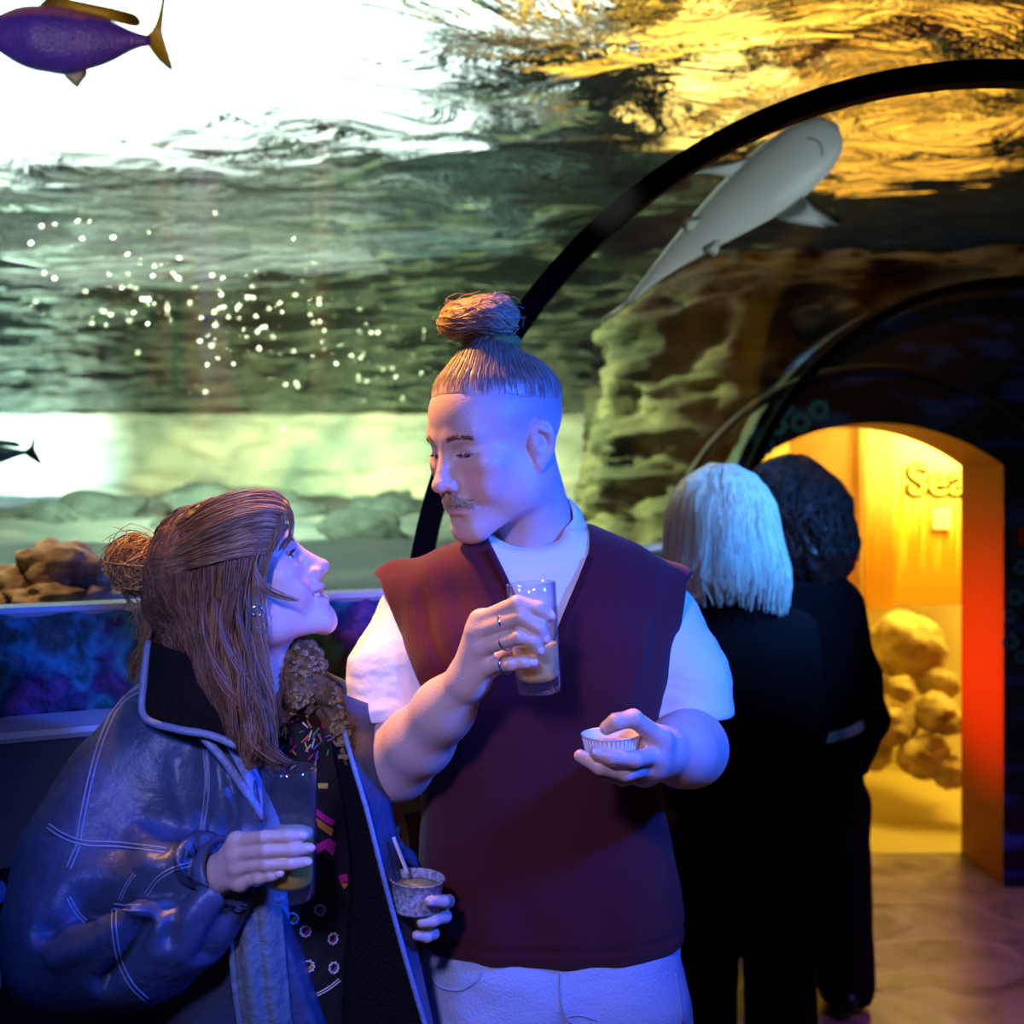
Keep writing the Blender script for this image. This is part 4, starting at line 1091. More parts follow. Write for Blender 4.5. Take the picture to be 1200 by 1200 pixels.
# brows, moustache
def short_hairs(spots, n, spread, length, col, name, bvh, fr, r=.0006, lift=.0008):
    """hairs rooted on the face: spots = (root local, direction local)"""
    cur = []; cols = []
    for _ in range(n):
        a, b = rng.choice(spots); u = rng.random()
        root = [a[0][i]*(1-u)+b[0][i]*u for i in range(3)]; dr = [a[1][i]*(1-u)+b[1][i]*u for i in range(3)]
        p0 = Vector(fr.pt([root[i]+rng.uniform(-1, 1)*spread[i] for i in range(3)])); d = Vector(fr.R @ (np.array(dr)+np.array([rng.uniform(-.3, .3) for _ in range(3)]))).normalized()
        pts = []; L = length*rng.uniform(.6, 1.2)
        for t in (0, .33, .66, 1):
            h = bvh.find_nearest(p0+d*L*t); n_ = h[1] if h[1].dot(h[0]-Vector(fr.pt((0, 0, -.02)))) > 0 else -h[1]
            pts.append(np.array(h[0]+n_*(lift*(t*1.6))))
        cur.append(pts); cols.append(np.array(col)*rng.uniform(.6, 1.4))
    return cur, cols
for s in (-1, 1):
    k = [((s*.014, .098, .0265), (s*.6, 0, .8)), ((s*.028, .095, .0310), (s*1, 0, .35)), ((s*.046, .080, .0295), (s*1, -.3, -.4))]
    c1, q1 = short_hairs([(k[0], k[1]), (k[1], k[2])], 130, (.002, .001, .0020), .008, (.20, .12, .06), 'eyebrow', BODYM, frm)
    strands('eyebrow', c1, .0005, .0003, M_HAIR, man, 3, q1)
    c1 = []; q1 = []
    for i in range(26):
        t = rng.uniform(-.9, .9); a = np.array((s*.033+.0145*t, .0880-.004*abs(t)-s*t*.003, .0085))
        c1.append([frm.pt(a), frm.pt(a+(0.0005*t, .0022, -.0012)), frm.pt(a+(.001*t, .0036, -.0020))]); q1.append(np.array((.05, .03, .02)))
    strands('eyelashes', c1, .0006, .0003, M_HAIR, man, 3, q1)
sp = []
for s in (-1, 1):
    k = [((s*.002, .106, -.0470), (s*.25, .1, -1)), ((s*.016, .102, -.0475), (s*.6, 0, -1)), ((s*.030, .09, -.0560), (s*.7, -.3, -1))]
    sp += [(k[0], k[1]), (k[1], k[2])]
c1, q1 = short_hairs(sp, 900, (.002, .001, .0030), .012, (.46, .31, .17), 'moustache', BODYM, frm, lift=.0022)
strands('moustache', c1, .0006, .00035, M_HAIR, man, 3, q1)
# held things
tumbler(P(632, 811, 1.40), P(622, 683, 1.40), .0275, .0305, .060, M_DRINK2, 'tumbler of pale cloudy drink held at chest height by the man in the vest')
m_cup = mat('white_paper', (.80, .78, .76), .7)
cup, Mc, Lc = paper_cup(P(717, 893, 1.372), P(716, 859, 1.372), .0285, .0345, m_cup, 'white fluted paper cup in the hand of the man in the vest')
V, F = lathe_np([(0.0005, Lc*.62), (.029, Lc*.62), (.029, Lc*.66), (.012, Lc*.74), (0.0005, Lc*.70)], 32); link('dessert', mesh_np('dessert', np.array([Mc @ Vector(v) for v in V]), F), mat('dessert_cream', (.75, .45, .32), .5, var=(120, (.6, .2, .08))), cup)
fl = []
for a in np.linspace(0, 2*np.pi, 40, endpoint=False):
    p = [Mc @ Vector(((.0285+.006*t)*math.cos(a), (.0285+.006*t)*math.sin(a), Lc*t)) for t in (.06, .5, .9)]; fl.append(tube_np(np.array(p), .0011, 4))
V, F = merge(fl); link('fluting', mesh_np('fluting', V, F), m_cup, cup)
# ---------------------------------------------------------------- woman in the blue leather jacket
YW = 1.56
woman = tag(empty('person', (P(290, 600, YW).x, YW, 0)), 'smiling woman with wavy brown hair and bun in big leather jacket, looking up', 'person')
frw = head_frame(P(288, 690, 1.50), -96, -31, 0, .90)
S = SDF()
head(S, frw, False, smile=.95, open_=.0085, lid=.5)
S.rc(tuple(frw.pt((0, -.015, -.035))), tuple(P(312, 850, 1.545)), .051, .054, .03)
S.el(tuple(P(312, 890, 1.60)), (.11, .045, .05), .04)
# right arm and hand round the tumbler
wr1 = P(258, 1024, 1.375)
S.ch([P(185, 870, 1.54), P(105, 1080, 1.46), P(190, 1070, 1.40), wr1], [.045, .038, .033, .024], .02)
HR = [[(277, 986, 1.345), (310, 981, 1.321), (338, 980, 1.317), (355, 979, 1.321)],
      [(276, 1001, 1.342), (312, 997, 1.319), (344, 996, 1.315), (363, 994, 1.320)],
      [(278, 1016, 1.342), (312, 1013, 1.320), (342, 1012, 1.316), (360, 1010, 1.320)],
      [(282, 1034, 1.345), (304, 1029, 1.325), (318, 1026, 1.320), (329, 1023, 1.320)]]
for f, r in zip(HR, (.95, .98, .95, .86)):
    finger(S, f, tuple(np.array((.0092, .0082, .0076, .0066))*r), .003)
    S.rc(tuple(wr1), tuple(P(*f[0])), .0175, .0105, .010)
S.ch([P(272, 1010, 1.385), P(300, 992, 1.405), P(330, 975, 1.408)], [.014, .0105, .009], .01)
# left arm and hand under the cup
wr2 = P(458, 1052, 1.535)
S.ch([P(410, 880, 1.60), P(440, 990, 1.64), wr2], [.042, .036, .024], .02)
HL = [[(470, 1080, 1.505), (452, 1062, 1.478), (448, 1048, 1.462), (452, 1037, 1.455)],
      [(496, 1066, 1.515), (526, 1056, 1.478), (520, 1056, 1.440), (503, 1056, 1.424)],
      [(492, 1078, 1.512), (522, 1074, 1.474), (508, 1079, 1.446), (494, 1081, 1.440)],
      [(484, 1086, 1.508), (508, 1094, 1.475), (500, 1098, 1.455), (488, 1096, 1.446)]]
for f, r in zip(HL, (1.05, .95, .95, .9)):
    finger(S, f, tuple(np.array((.0092, .0084, .0078, .0070))*r), .003)
    S.rc(tuple(wr2), tuple(P(*f[0])), .019, .0115, .012)
V, F = S.mesh((-.68, 1.27, .84), (-.08, 1.76, 1.66), .0023)
C = head_colour(V, frw, (.66, .45, .37), (.60, .18, .18))
link('body', mesh_np('body', V, F, True, C), M_SKIN, woman); BODYW = bvh_of(V, F)
eyes(woman, frw, (.16, .10, .05), (-.1, 1, .1))
nails(woman, [(P(*f[-1]), P(*f[-2]), (.1, -1, .3), .0068) for f in HR]+[(P(*HL[1][-1]), P(*HL[1][-2]), (-.3, -1, .2), .0068), (P(*HL[0][-1]), P(*HL[0][-2]), (-.6, -1, .2), .0075)], M_NAIL)
# teeth and lashes
te = []
for i in range(-4, 5):
    c = frw.pt((i*.0052, .0895-.0011*i*i*.35, -.0605)); bm = bmesh.new(); bmesh.ops.create_icosphere(bm, subdivisions=2, radius=1)
    U = np.array([v.co[:] for v in bm.verts])*np.array((.0026, .0022, .0042))*.9; FF = [[v.index for v in f.verts] for f in bm.faces]; bm.free()
    te.append((c+U @ frw.R.T, FF))
V, F = merge(te); link('teeth', mesh_np('teeth', V, F), mat('teeth', (.85, .82, .78), .2), woman)
rng = random.Random(9)
for s in (-1, 1):
    k = [((s*.014, .096, .0255), (s*.7, 0, .7)), ((s*.030, .092, .0300), (s*1, 0, .2)), ((s*.046, .078, .0280), (s*1, -.3, -.4))]
    c1, q1 = short_hairs([(k[0], k[1]), (k[1], k[2])], 140, (.0015, .001, .0015), .008, (.14, .07, .03), 'eyebrow', BODYW, frw)
    strands('eyebrow', c1, .0006, .0003, M_HAIR, woman, 3, q1)
    c1 = []; q1 = []
    for i in range(34):
        t = rng.uniform(-1, 1); a = np.array((s*.033+.014*t, .0885-.004*abs(t)-s*t*.003, .0098))
        c1.append([frw.pt(a), frw.pt(a+(0.001*t, .004, .0012)), frw.pt(a+(.002*t, .0070, .0045))]); q1.append(np.array((.02, .012, .01)))
    strands('eyelashes', c1, .0006, .0003, M_HAIR, woman, 3, q1)

# ---- jacket
m_lea = mat('blue_leather', (.060, .085, .155), .42, spec=.5, var=(14, (.038, .055, .105)), bump=(70, .25, 6))
m_leaedge = mat('leather_edge', (.20, .26, .42), .45, bump=(160, .3, 3))
m_thread = mat('seam_thread', (.22, .27, .42), .6)
m_fur = mat('dark_pile', (.012, .010, .010), .95, bump=(220, .8, 4), spec=.1)
m_shear = mat('brown_shearling', (.26, .16, .06), .9, var=(60, (.08, .045, .016)), bump=(130, 1.0, 4))
m_lining = mat('jacket_lining', (.05, .10, .16), .5, bump=(40, .4, 4))
J = SDF()
J.loft(rows_px([(788, 225, 385, .060), (800, 200, 405, .075), (820, 180, 425, .09), (850, 160, 436, .105), (900, 142, 442, .12), (1000, 132, 455, .13), (1100, 130, 475, .135), (1200, 130, 498, .14), (1300, 130, 515, .14)], YW), k=.03)
J.ch([P(196, 858, 1.545), P(150, 930, 1.515), P(112, 1010, 1.475), P(100, 1092, 1.435)], [.073, .077, .084, .092], .05)
J.ch([P(100, 1092, 1.435), P(160, 1090, 1.405), P(215, 1060, 1.385), P(254, 1032, 1.378)], [.090, .080, .066, .046], .04)
J.ch([P(402, 862, 1.60), P(416, 930, 1.655), P(434, 988, 1.65), P(450, 1030, 1.57)], [.060, .055, .050, .042], .03)
# front opening
J.fun(poly2([(318, 770), (392, 785), (425, 900), (500, 1230), (345, 1230), (322, 1040), (262, 868)], 1.46, 1.60), P(350, 950, 1.48), .6, 's', .006)
J.rc(tuple(P(312, 850, 1.54)), tuple(P(280, 745, 1.53)), .066, .125, .02, 's')
# cuff mouths
J.rc(tuple(P(272, 1022, 1.368)), tuple(P(292, 1012, 1.362)), .037, .042, .004, 's')
def crease(pts, y, w, depth):
    W_ = np.array([(P(a, b, y).x, P(a, b, y).z) for a, b in catmull(np.array(pts, float), 6)])
    def f(p):
        q = p[:, [0, 2]]; d = np.full(len(p), 9.0)
        for i in range(len(W_)-1):
            ba = W_[i+1]-W_[i]; t = np.clip((q-W_[i]) @ ba/(ba @ ba+1e-12), 0, 1); d = np.minimum(d, np.linalg.norm(q-W_[i]-t[:, None]*ba, axis=1))
        return np.exp(-(d/w)**2)*depth*(p[:, 1] < y+.10)
    return f
CR = [crease([(95, 1055), (150, 1040), (200, 1024), (240, 1010)], 1.36, .016, .022), crease([(60, 1085), (95, 1062), (140, 1046)], 1.36, .012, .012),
      crease([(128, 1146), (160, 1110), (178, 1072), (212, 1040)], 1.34, .011, .016), crease([(205, 1090), (212, 1060), (226, 1036)], 1.34, .010, .010),
      crease([(185, 1062), (150, 1052), (120, 1070)], 1.34, .009, -.010), crease([(70, 1120), (120, 1095), (168, 1060)], 1.34, .013, -.008),
      crease([(150, 990), (190, 1005), (225, 1000)], 1.38, .012, -.008), crease([(235, 880), (240, 930), (232, 985)], 1.44, .010, .008),
      crease([(200, 900), (205, 940), (225, 975)], 1.42, .014, -.005), crease([(262, 900), (275, 950), (262, 985)], 1.44, .008, .006),
      crease([(240, 1120), (262, 1080), (280, 1062)], 1.34, .010, .008)]
def jfold(p):
    d = .0035*fbm(p*np.array((9, 9, 9)), 3, 17)
    for c in CR: d = d+1.35*c(p)
    return d
J.disp(jfold)
V, F = J.mesh((-.72, 1.28, .66), (-.07, 1.78, 1.46), .0038, 1.7)
jk = link('leather_jacket', mesh_np('leather_jacket', V, F), m_lea, woman); JKT = bvh_of(V, F)
def js(pts, gap=5, r=.0011): seam(jk, JKT, pts, m_thread, r, .0004, 'topstitching', 8, gap)
js([(168, 805), (140, 825), (122, 860), (108, 905), (98, 950), (92, 985)])
js([(56, 968), (75, 980), (100, 988), (140, 990), (195, 997)])
js([(92, 990), (86, 1004), (80, 1018)])
js([(80, 1052), (90, 1070), (100, 1080)], 4)
js([(133, 1062), (150, 1064), (165, 1064)], 6)
js([(134, 1066), (134, 1090), (140, 1125), (155, 1155), (172, 1172)], 5)
js([(140, 1056), (150, 1035), (158, 1025)], 3)
js([(170, 1050), (185, 1030), (205, 1018), (235, 1010)], 4, .0009)
js([(240, 872), (243, 920), (236, 980)], 5, .0008)
# cuff band
cc = [P(260, 1026, 1.378), P(276, 1020, 1.370)]
M, L = axis_mat(cc[0], cc[1]); V, F = lathe_np([(.044, -.006), (.0455, .000), (.0455, .010), (.043, .0125), (.038, .010), (.037, -.006)], 40)
link('cuff', mesh_np('cuff', np.array([M @ Vector(v) for v in V]), F), m_leaedge if False else m_lea, woman)
cc = [P(450, 1012, 1.585), P(455, 1040, 1.555)]; M, L = axis_mat(*cc)
V, F = lathe_np([(.041, 0), (.046, .004), (.046, .024), (.041, .028), (.036, .024), (.036, 0)], 40)
link('cuff', mesh_np('cuff', np.array([M @ Vector(v) for v in V]), F), m_lea, woman)
Z = SDF(); Z.el(tuple(P(452, 985, 1.56)), (.020, .022, .026), .0); Z.disp(lambda p: .004*fbm(p*160, 2, 3))
V, F = Z.mesh(np.array(P(452, 985, 1.56))-.04, np.array(P(452, 985, 1.56))+.04, .0022); link('shearling_cuff', mesh_np('shearling_cuff', V, F), m_shear, woman)
# collar: dark pile flap with leather edge
patch('collar', [[(176, 752, 1.50), (222, 770, 1.445), (262, 805, 1.425)], [(171, 800, 1.475), (212, 815, 1.428), (268, 842, 1.418)], [(170, 838, 1.455), (206, 851, 1.424), (272, 868, 1.418)]], .010, m_fur, woman)
tube_obj('collar_edge', [P(174, 752, 1.495), P(169, 795, 1.468), P(169, 839, 1.448), P(205, 854, 1.418), P(245, 861, 1.415), P(278, 874, 1.412)], .0052, m_leaedge, woman)
# lapel edges
tube_obj('lapel_edge', [P(236, 862, 1.43), P(262, 890, 1.425), P(290, 930, 1.43), P(310, 960, 1.44)], .0055, m_leaedge, woman)
patch('lapel', [[(262, 868, 1.438), (300, 900, 1.45)], [(300, 950, 1.445), (330, 975, 1.47)], [(316, 1060, 1.45), (338, 1060, 1.48)], [(330, 1140, 1.45), (348, 1140, 1.48)], [(338, 1215, 1.45), (354, 1215, 1.48)]], .006, m_leaedge, woman)
patch('lining', [[(272, 1050, 1.395), (300, 1040, 1.400), (326, 1030, 1.42)], [(270, 1130, 1.395), (303, 1130, 1.395), (334, 1130, 1.42)], [(280, 1215, 1.395), (310, 1215, 1.40), (342, 1215, 1.42)]], .006, mat('pale_lining', (.16, .19, .19), .6, bump=(60, .6, 5)), woman, 8, 10,
      lambda G: np.stack([np.zeros(G.shape[:2]), .004*np.sin(G[:, :, 0]*260+G[:, :, 2]*25), np.zeros(G.shape[:2])], -1))
patch('lapel', [[(392, 812, 1.50), (438, 828, 1.545)], [(408, 880, 1.46), (444, 880, 1.53)], [(428, 950, 1.445), (456, 945, 1.51)], [(446, 1020, 1.44), (470, 1015, 1.50)], [(470, 1110, 1.44), (486, 1108, 1.48)], [(500, 1215, 1.44), (508, 1215, 1.47)]], .007, m_lea, woman, 8, 6)
patch('lining', [[(386, 800, 1.50), (396, 815, 1.49)], [(392, 880, 1.49), (412, 885, 1.452)], [(405, 950, 1.49), (432, 950, 1.436)], [(412, 1030, 1.49), (450, 1025, 1.432)], [(405, 1120, 1.49), (474, 1115, 1.432)], [(400, 1215, 1.49), (503, 1215, 1.432)]], .005, m_fur, woman, 8, 6)
tube_obj('lapel_edge', [P(392, 806, 1.492), P(410, 882, 1.448), P(430, 950, 1.432), P(448, 1022, 1.428), P(472, 1112, 1.428), P(502, 1215, 1.428)], .0034, m_leaedge, woman)
# shearling collar on the far side
Z = SDF()
Z.el(tuple(P(358, 790, 1.50)), (.029, .020, .048), .0, R=np.array(Matrix.Rotation(-.18, 3, 'Y'))); Z.el(tuple(P(352, 822, 1.485)), (.022, .016, .018), .015)
Z.ch([P(385, 812, 1.50), P(402, 850, 1.475), P(410, 890, 1.463)], [.014, .012, .006], .01)
Z.disp(lambda p: .008*np.abs(fbm(p*70, 3, 6))-.004)
V, F = Z.mesh(np.array(P(375, 820, 1.5))-.11, np.array(P(375, 820, 1.5))+.11, .0022)
fz = link('shearling_collar', mesh_np('shearling_collar', V, F), m_shear, woman); FZ = bvh_of(V, F)
cur = []; cols = []
for i in range(2200):
    h = FZ.find_nearest(P(rng.uniform(330, 412), rng.uniform(748, 895), 1.44)); 
    if h[0] is None: continue
    a0 = rng.uniform(0, 6.28); rr = rng.uniform(.0012, .0024); n_ = -h[1] if h[1].y > 0 else h[1]; u = n_.orthogonal().normalized(); w_ = n_.cross(u)
    cur.append([np.array(h[0]+n_*(.0008+.0022*math.sin(math.pi*t))+(u*math.cos(a0+5*t)+w_*math.sin(a0+5*t))*rr) for t in np.linspace(0, 1, 8)]); cols.append(np.array((.36, .23, .085))*rng.uniform(.4, 1.7))
strands('pile_curls', cur, .0006, .0004, M_HAIR, fz, 3, cols)
# shirt
m_shirt = mat('black_shirt', (.008, .008, .014), .8, bump=(120, .2, 3))
T = SDF(); T.loft(rows_px([(806, 290, 352, .050), (820, 284, 366, .060), (838, 276, 382, .070), (862, 268, 398, .078), (900, 262, 412, .082), (1000, 262, 425, .088), (1100, 262, 430, .09), (1220, 262, 440, .09)], 1.565), k=.02)
T.rc(tuple(P(312, 858, 1.56)), tuple(P(308, 780, 1.55)), .050, .058, .006, 's'); T.disp(lambda p: .003*fbm(p*14, 3, 5))
V, F = T.mesh((-.42, 1.40, .78), (-.14, 1.70, 1.40), .0035, 1.7); sh = link('shirt', mesh_np('shirt', V, F), m_shirt, woman); SHT = bvh_of(V, F)
ec = [mat('thread_%s' % n, c, .6) for n, c in (('white', (.75, .72, .70)), ('magenta', (.75, .02, .30)), ('orange', (.85, .30, .05)), ('yellow', (.70, .55, .12)), ('violet', (.20, .12, .55)), ('green', (.08, .30, .16)))]
rs = random.Random(21)
for i in range(64):   # bright stitches round the neckline
    px, py = rs.uniform(306, 384), rs.uniform(838, 902); a = rs.uniform(-2.4, -.2); L = rs.uniform(5, 13)
    q = [cast(SHT, px+math.cos(a)*L*t, py-math.sin(a)*-L*t, .0012)[0] for t in (0, .5, 1)]
    if None in q: continue
    if max((q[0]-q[1]).length, (q[1]-q[2]).length) > .03: continue
    V, F = tube_np(np.array([tuple(v) for v in q]), .0013, 5); link('embroidery_stitch', mesh_np('embroidery_stitch', V, F), rs.choice(ec), sh)
def blob(pts, m):
    q = [cast(SHT, a, b, .0012)[0] for a, b in pts]
    if None in q: return
    c = sum(q, Vector())/len(q); V = [tuple(c+Vector((0, -.0012, 0)))]+[tuple(v) for v in q]+[tuple(v+Vector((0, .003, 0))) for v in q]; n = len(q)
    F = [(0, 1+i, 1+(i+1) % n) for i in range(n)]+[(1+i, 1+n+i, 1+n+(i+1) % n, 1+(i+1) % n) for i in range(n)]
    link('embroidered_patch', mesh_np('embroidered_patch', np.array(V), F, False), m, sh)
blob([(371, 948), (380, 955), (392, 962), (389, 968), (378, 962), (370, 955)], ec[1]); blob([(370, 958), (390, 972), (388, 980), (372, 968)], ec[2])
blob([(369, 990), (385, 982), (393, 988), (390, 1003), (380, 994), (371, 1002)], ec[1]); blob([(396, 1026), (406, 1024), (407, 1034), (398, 1034)], ec[1]); blob([(398, 1035), (407, 1036), (403, 1042)], ec[2])
blob([(372, 918), (384, 918), (383, 924), (373, 924)], ec[3])
for px, py, m2 in ((343, 1076, 2), (375, 1066, 4), (358, 1091, 1), (390, 1100, 1), (362, 1132, 2), (391, 1134, 4)):
    h, n_ = cast(SHT, px, py, .001)
    if h is None: continue
    u = n_.orthogonal().normalized(); w_ = n_.cross(u); t = np.linspace(0, 2*np.pi, 25)
    rr = .0062+.0012*np.sin(t*9)
    V, F = tube_np(np.array([tuple(h+u*math.cos(a)*r+w_*math.sin(a)*r*1.15) for a, r in zip(t, rr)]), .0014, 5, False)
    fo = link('embroidered_flower', mesh_np('embroidered_flower', V, F), ec[0], sh)
    V = [tuple(h+n_*.001)]+[tuple(h+(u*math.cos(a)+w_*math.sin(a))*.0046) for a in t[:-1]]; F = [(0, 1+i, 1+(i+1) % 24) for i in range(12)]
    link('flower_centre', mesh_np('flower_centre', np.array(V), F, False), ec[m2], fo)
seam(sh, SHT, [(352, 1172), (370, 1166), (385, 1158), (398, 1148)], ec[0], .0010, .0006, 'hem_stitching', 8, 3)
# trousers and shoes (below the frame)
m_trs = mat('dark_trousers', (.01, .01, .014), .8)
Q = SDF(); Q.loft([(.86, P(310, 1200, YW).x, YW, .17, .12), (.70, P(310, 1200, YW).x, YW, .17, .12)], k=.02)
for x in (-.40, -.25): Q.ch([(x, YW, .78), (x, YW+.01, .4), (x, YW+.02, .03)], [.085, .065, .055], .02)
V, F = Q.mesh((-.56, 1.38, -.02), (-.12, 1.74, .9), .008); V[:, 2] = np.maximum(V[:, 2], 0.001); link('trousers', mesh_np('trousers', V, F), m_trs, woman)

# ---- hair
Hc = SDF()
Hc.el((0, -.016, .048), (.0845, .106, .093), .0, 'u', frw); Hc.el((0, .026, .052), (.070, .068, .070), .03, 'u', frw)
Hc.ch([P(232, 640, 1.545), P(218, 700, 1.545), P(236, 755, 1.53), P(262, 810, 1.485), P(294, 862, 1.455)], [.055, .050, .036, .030, .020], .03)
Hc.ch([P(262, 660, 1.46), P(256, 720, 1.455), P(270, 785, 1.44), P(298, 850, 1.425), P(318, 888, 1.42)], [.030, .034, .034, .026, .012], .02)
def facecut(p):
    L = to_local(p, frw)
    return (np.maximum(.036+.55*np.abs(L[:, 2]-.02)*(L[:, 2] < .02)-.42*(L[:, 2]-.03)*(L[:, 2] > .03)-L[:, 1], 0)*0+(.040-L[:, 1]+.62*np.maximum(L[:, 2]-.045, 0)))*frw.k
Hc.fun(lambda p: np.maximum(facecut(p), (to_local(p, frw)[:, 2]-.082)*frw.k), frw.pt((0, .09, 0)), .4, 's', .008)
Hc.disp(lambda p: .003*fbm(p*np.array((45, 45, 16)), 2, 8))
V, F = Hc.mesh((-.56, 1.36, 1.18), (-.24, 1.68, 1.66), .003)
C = np.tile(np.array((.11, .055, .027)), (len(V), 1))*(1+.4*fbm(V*60, 2, 2))[:, None]
wh = link('hair', mesh_np('hair', V, F, True, C), M_HAIR, woman); WH = bvh_of(V, F)
G_down = [[(316, 578, 1.50), (334, 588, 1.455), (343, 604, 1.445), (340, 624, 1.440), (334, 642, 1.44)],
     [(308, 577, 1.49), (322, 596, 1.44), (326, 622, 1.425), (312, 650, 1.418), (303, 672, 1.415)],
     [(300, 577, 1.48), (306, 606, 1.425), (300, 650, 1.410), (288, 690, 1.408), (284, 740, 1.405), (296, 800, 1.40), (322, 860, 1.395), (330, 892, 1.395)],
     [(288, 577, 1.48), (276, 612, 1.415), (268, 665, 1.405), (262, 720, 1.402), (270, 780, 1.40), (292, 840, 1.395), (314, 890, 1.395)],
     [(274, 578, 1.48), (248, 620, 1.42), (240, 680, 1.41), (246, 735, 1.41), (264, 795, 1.405), (288, 850, 1.40), (305, 892, 1.40)],
     [(260, 582, 1.49), (222, 630, 1.445), (214, 690, 1.435), (224, 735, 1.43), (248, 785, 1.42), (270, 840, 1.415), (292, 880, 1.41)],
     [(250, 586, 1.50), (202, 640, 1.49), (192, 690, 1.485), (196, 730, 1.485), (214, 765, 1.49), (236, 800, 1.49)],
     [(246, 590, 1.52), (196, 645, 1.53), (184, 690, 1.53), (184, 725, 1.54), (190, 755, 1.56), (205, 780, 1.57)]]
G_back = [[(338, 590, 1.47), (322, 578, 1.455), (292, 575, 1.445), (250, 586, 1.445), (210, 618, 1.46), (180, 655, 1.51)],
     [(343, 604, 1.45), (318, 596, 1.425), (282, 600, 1.410), (244, 616, 1.415), (206, 642, 1.44), (178, 664, 1.505)],
     [(336, 622, 1.44), (305, 620, 1.412), (270, 630, 1.402), (236, 642, 1.41), (204, 660, 1.44), (178, 672, 1.505)],
     [(318, 648, 1.425), (290, 650, 1.402), (258, 656, 1.400), (228, 664, 1.41), (202, 676, 1.45), (180, 680, 1.51)]]
def guide_strands(Gs, n, wave, jit, col, lo=.5, hi=1.6, m=22, free=.25, bvh=None):
    Gd = [catmull(np.array([tuple(P(*q)) for q in g]), 10) for g in Gs]
    Gd = [np.stack([np.interp(np.linspace(0, 1, m), np.linspace(0, 1, len(g)), g[:, i]) for i in range(3)], 1) for g in Gd]
    cur = []; cols = []; nc = max(6, n//16)
    cl = [(rng.uniform(0, len(Gd)-1.001), rng.uniform(0, 6.28), rng.uniform(7, 13), rng.uniform(.5, 1.4), rng.uniform(.75, 1.3)) for _ in range(nc)]
    for _ in range(n):
        k = rng.choice(cl); t = np.linspace(0, 1, m)[:, None]
        u0 = min(max(k[0]+rng.uniform(-.5, .5), 0), len(Gd)-1.001); uu = u0+(k[0]-u0)*.75*t     # gathers into its lock
        i = np.minimum(uu.astype(int), len(Gd)-2)[:, 0]; f = uu-i[:, None]; j = np.arange(m)
        GA = np.stack(Gd); c = GA[i, j]*(1-f)+GA[i+1, j]*f
        o = np.array([rng.gauss(0, 1) for _ in range(3)])*jit*(.3+.5*t)
        ph = k[1]+rng.gauss(0, .35); fq = k[2]; am = wave*k[3]
        o = o+am*t**1.2*np.concatenate([np.sin(fq*t+ph), .6*np.cos(fq*t+ph*1.3), .4*np.sin(fq*1.4*t+ph)], 1)
        e = 1.0 if rng.random() > free else rng.uniform(.5, .95); c = c+o; c = c[:max(6, int(m*e))]
        if bvh is not None:   # ride on the hair mass
            for j in range(len(c)):
                h = bvh.find_nearest(Vector(c[j])); d = Vector(c[j])-h[0]; n_ = h[1] if h[1].y < .6 else -h[1]
                if d.dot(n_) < .0006: c[j] = np.array(h[0]+n_*rng.uniform(.0006, .0030))
        cur.append(c); cols.append(np.array(col)*rng.uniform(lo, hi)*k[4])
    return cur, cols
c1, q1 = guide_strands(G_down[2:], 1250, .0210, .0040, (.16, .080, .038), bvh=WH)
c2, q2 = guide_strands(G_down[:3], 130, .003, .0022, (.24, .13, .06))
c3, q3 = guide_strands(G_back, 620, .0045, .0025, (.28, .155, .065), bvh=WH, free=.08)
c4, q4 = guide_strands([[(306, 640, 1.412), (300, 662, 1.405), (310, 682, 1.405), (330, 694, 1.41), (352, 704, 1.415)], [(300, 650, 1.41), (298, 672, 1.405), (306, 690, 1.405), (322, 700, 1.41), (345, 703, 1.415)]], 26, .001, .0012, (.30, .17, .07))
c5, q5 = guide_strands([[(190, 690, 1.52), (175, 735, 1.52), (165, 770, 1.52), (158, 800, 1.52)], [(186, 680, 1.54), (168, 720, 1.54), (160, 760, 1.54), (150, 790, 1.54)]], 60, .006, .004, (.26, .15, .05))
c6 = []; q6 = []
GA = [catmull(np.array([tuple(P(*q)) for q in g]), 12) for g in G_down[2:6]]
for k in range(11):     # loose curled locks at the ends
    u = rng.uniform(0, 2.99); i = int(u); f = u-i; n_ = min(len(GA[i]), len(GA[i+1]))
    A_ = np.stack([np.interp(np.linspace(.42, 1.03, 26), np.linspace(0, 1, len(GA[i])), GA[i][:, d]) for d in range(3)], 1); B_ = np.stack([np.interp(np.linspace(.42, 1.03, 26), np.linspace(0, 1, len(GA[i+1])), GA[i+1][:, d]) for d in range(3)], 1)
    C_ = A_*(1-f)+B_*f+np.array((rng.uniform(-.004, .010), -.012, 0)); ph = rng.uniform(0, 6.28); tn = rng.uniform(7, 11)*rng.choice((-1, 1)); kk = rng.uniform(.8, 1.5)
    for _ in range(30):
        t = np.linspace(0, 1, 26); R_ = (.003+.011*t)*rng.uniform(.8, 1.15); a = ph+tn*t+rng.gauss(0, .22); j = np.array([rng.gauss(0, .0018) for _ in range(3)])
        c6.append(C_+j+np.stack([R_*np.cos(a), .7*R_*np.sin(a), .3*R_*np.sin(a*1.1)], 1)); q6.append(np.array((.18, .085, .042))*rng.uniform(.5, 1.5)*kk)
c1 += c6; q1 += q6
strands('hair_strands', c1+c2+c3+c4+c5, .00095, .0004, M_HAIR, wh, 3, q1+q2+q3+q4+q5)
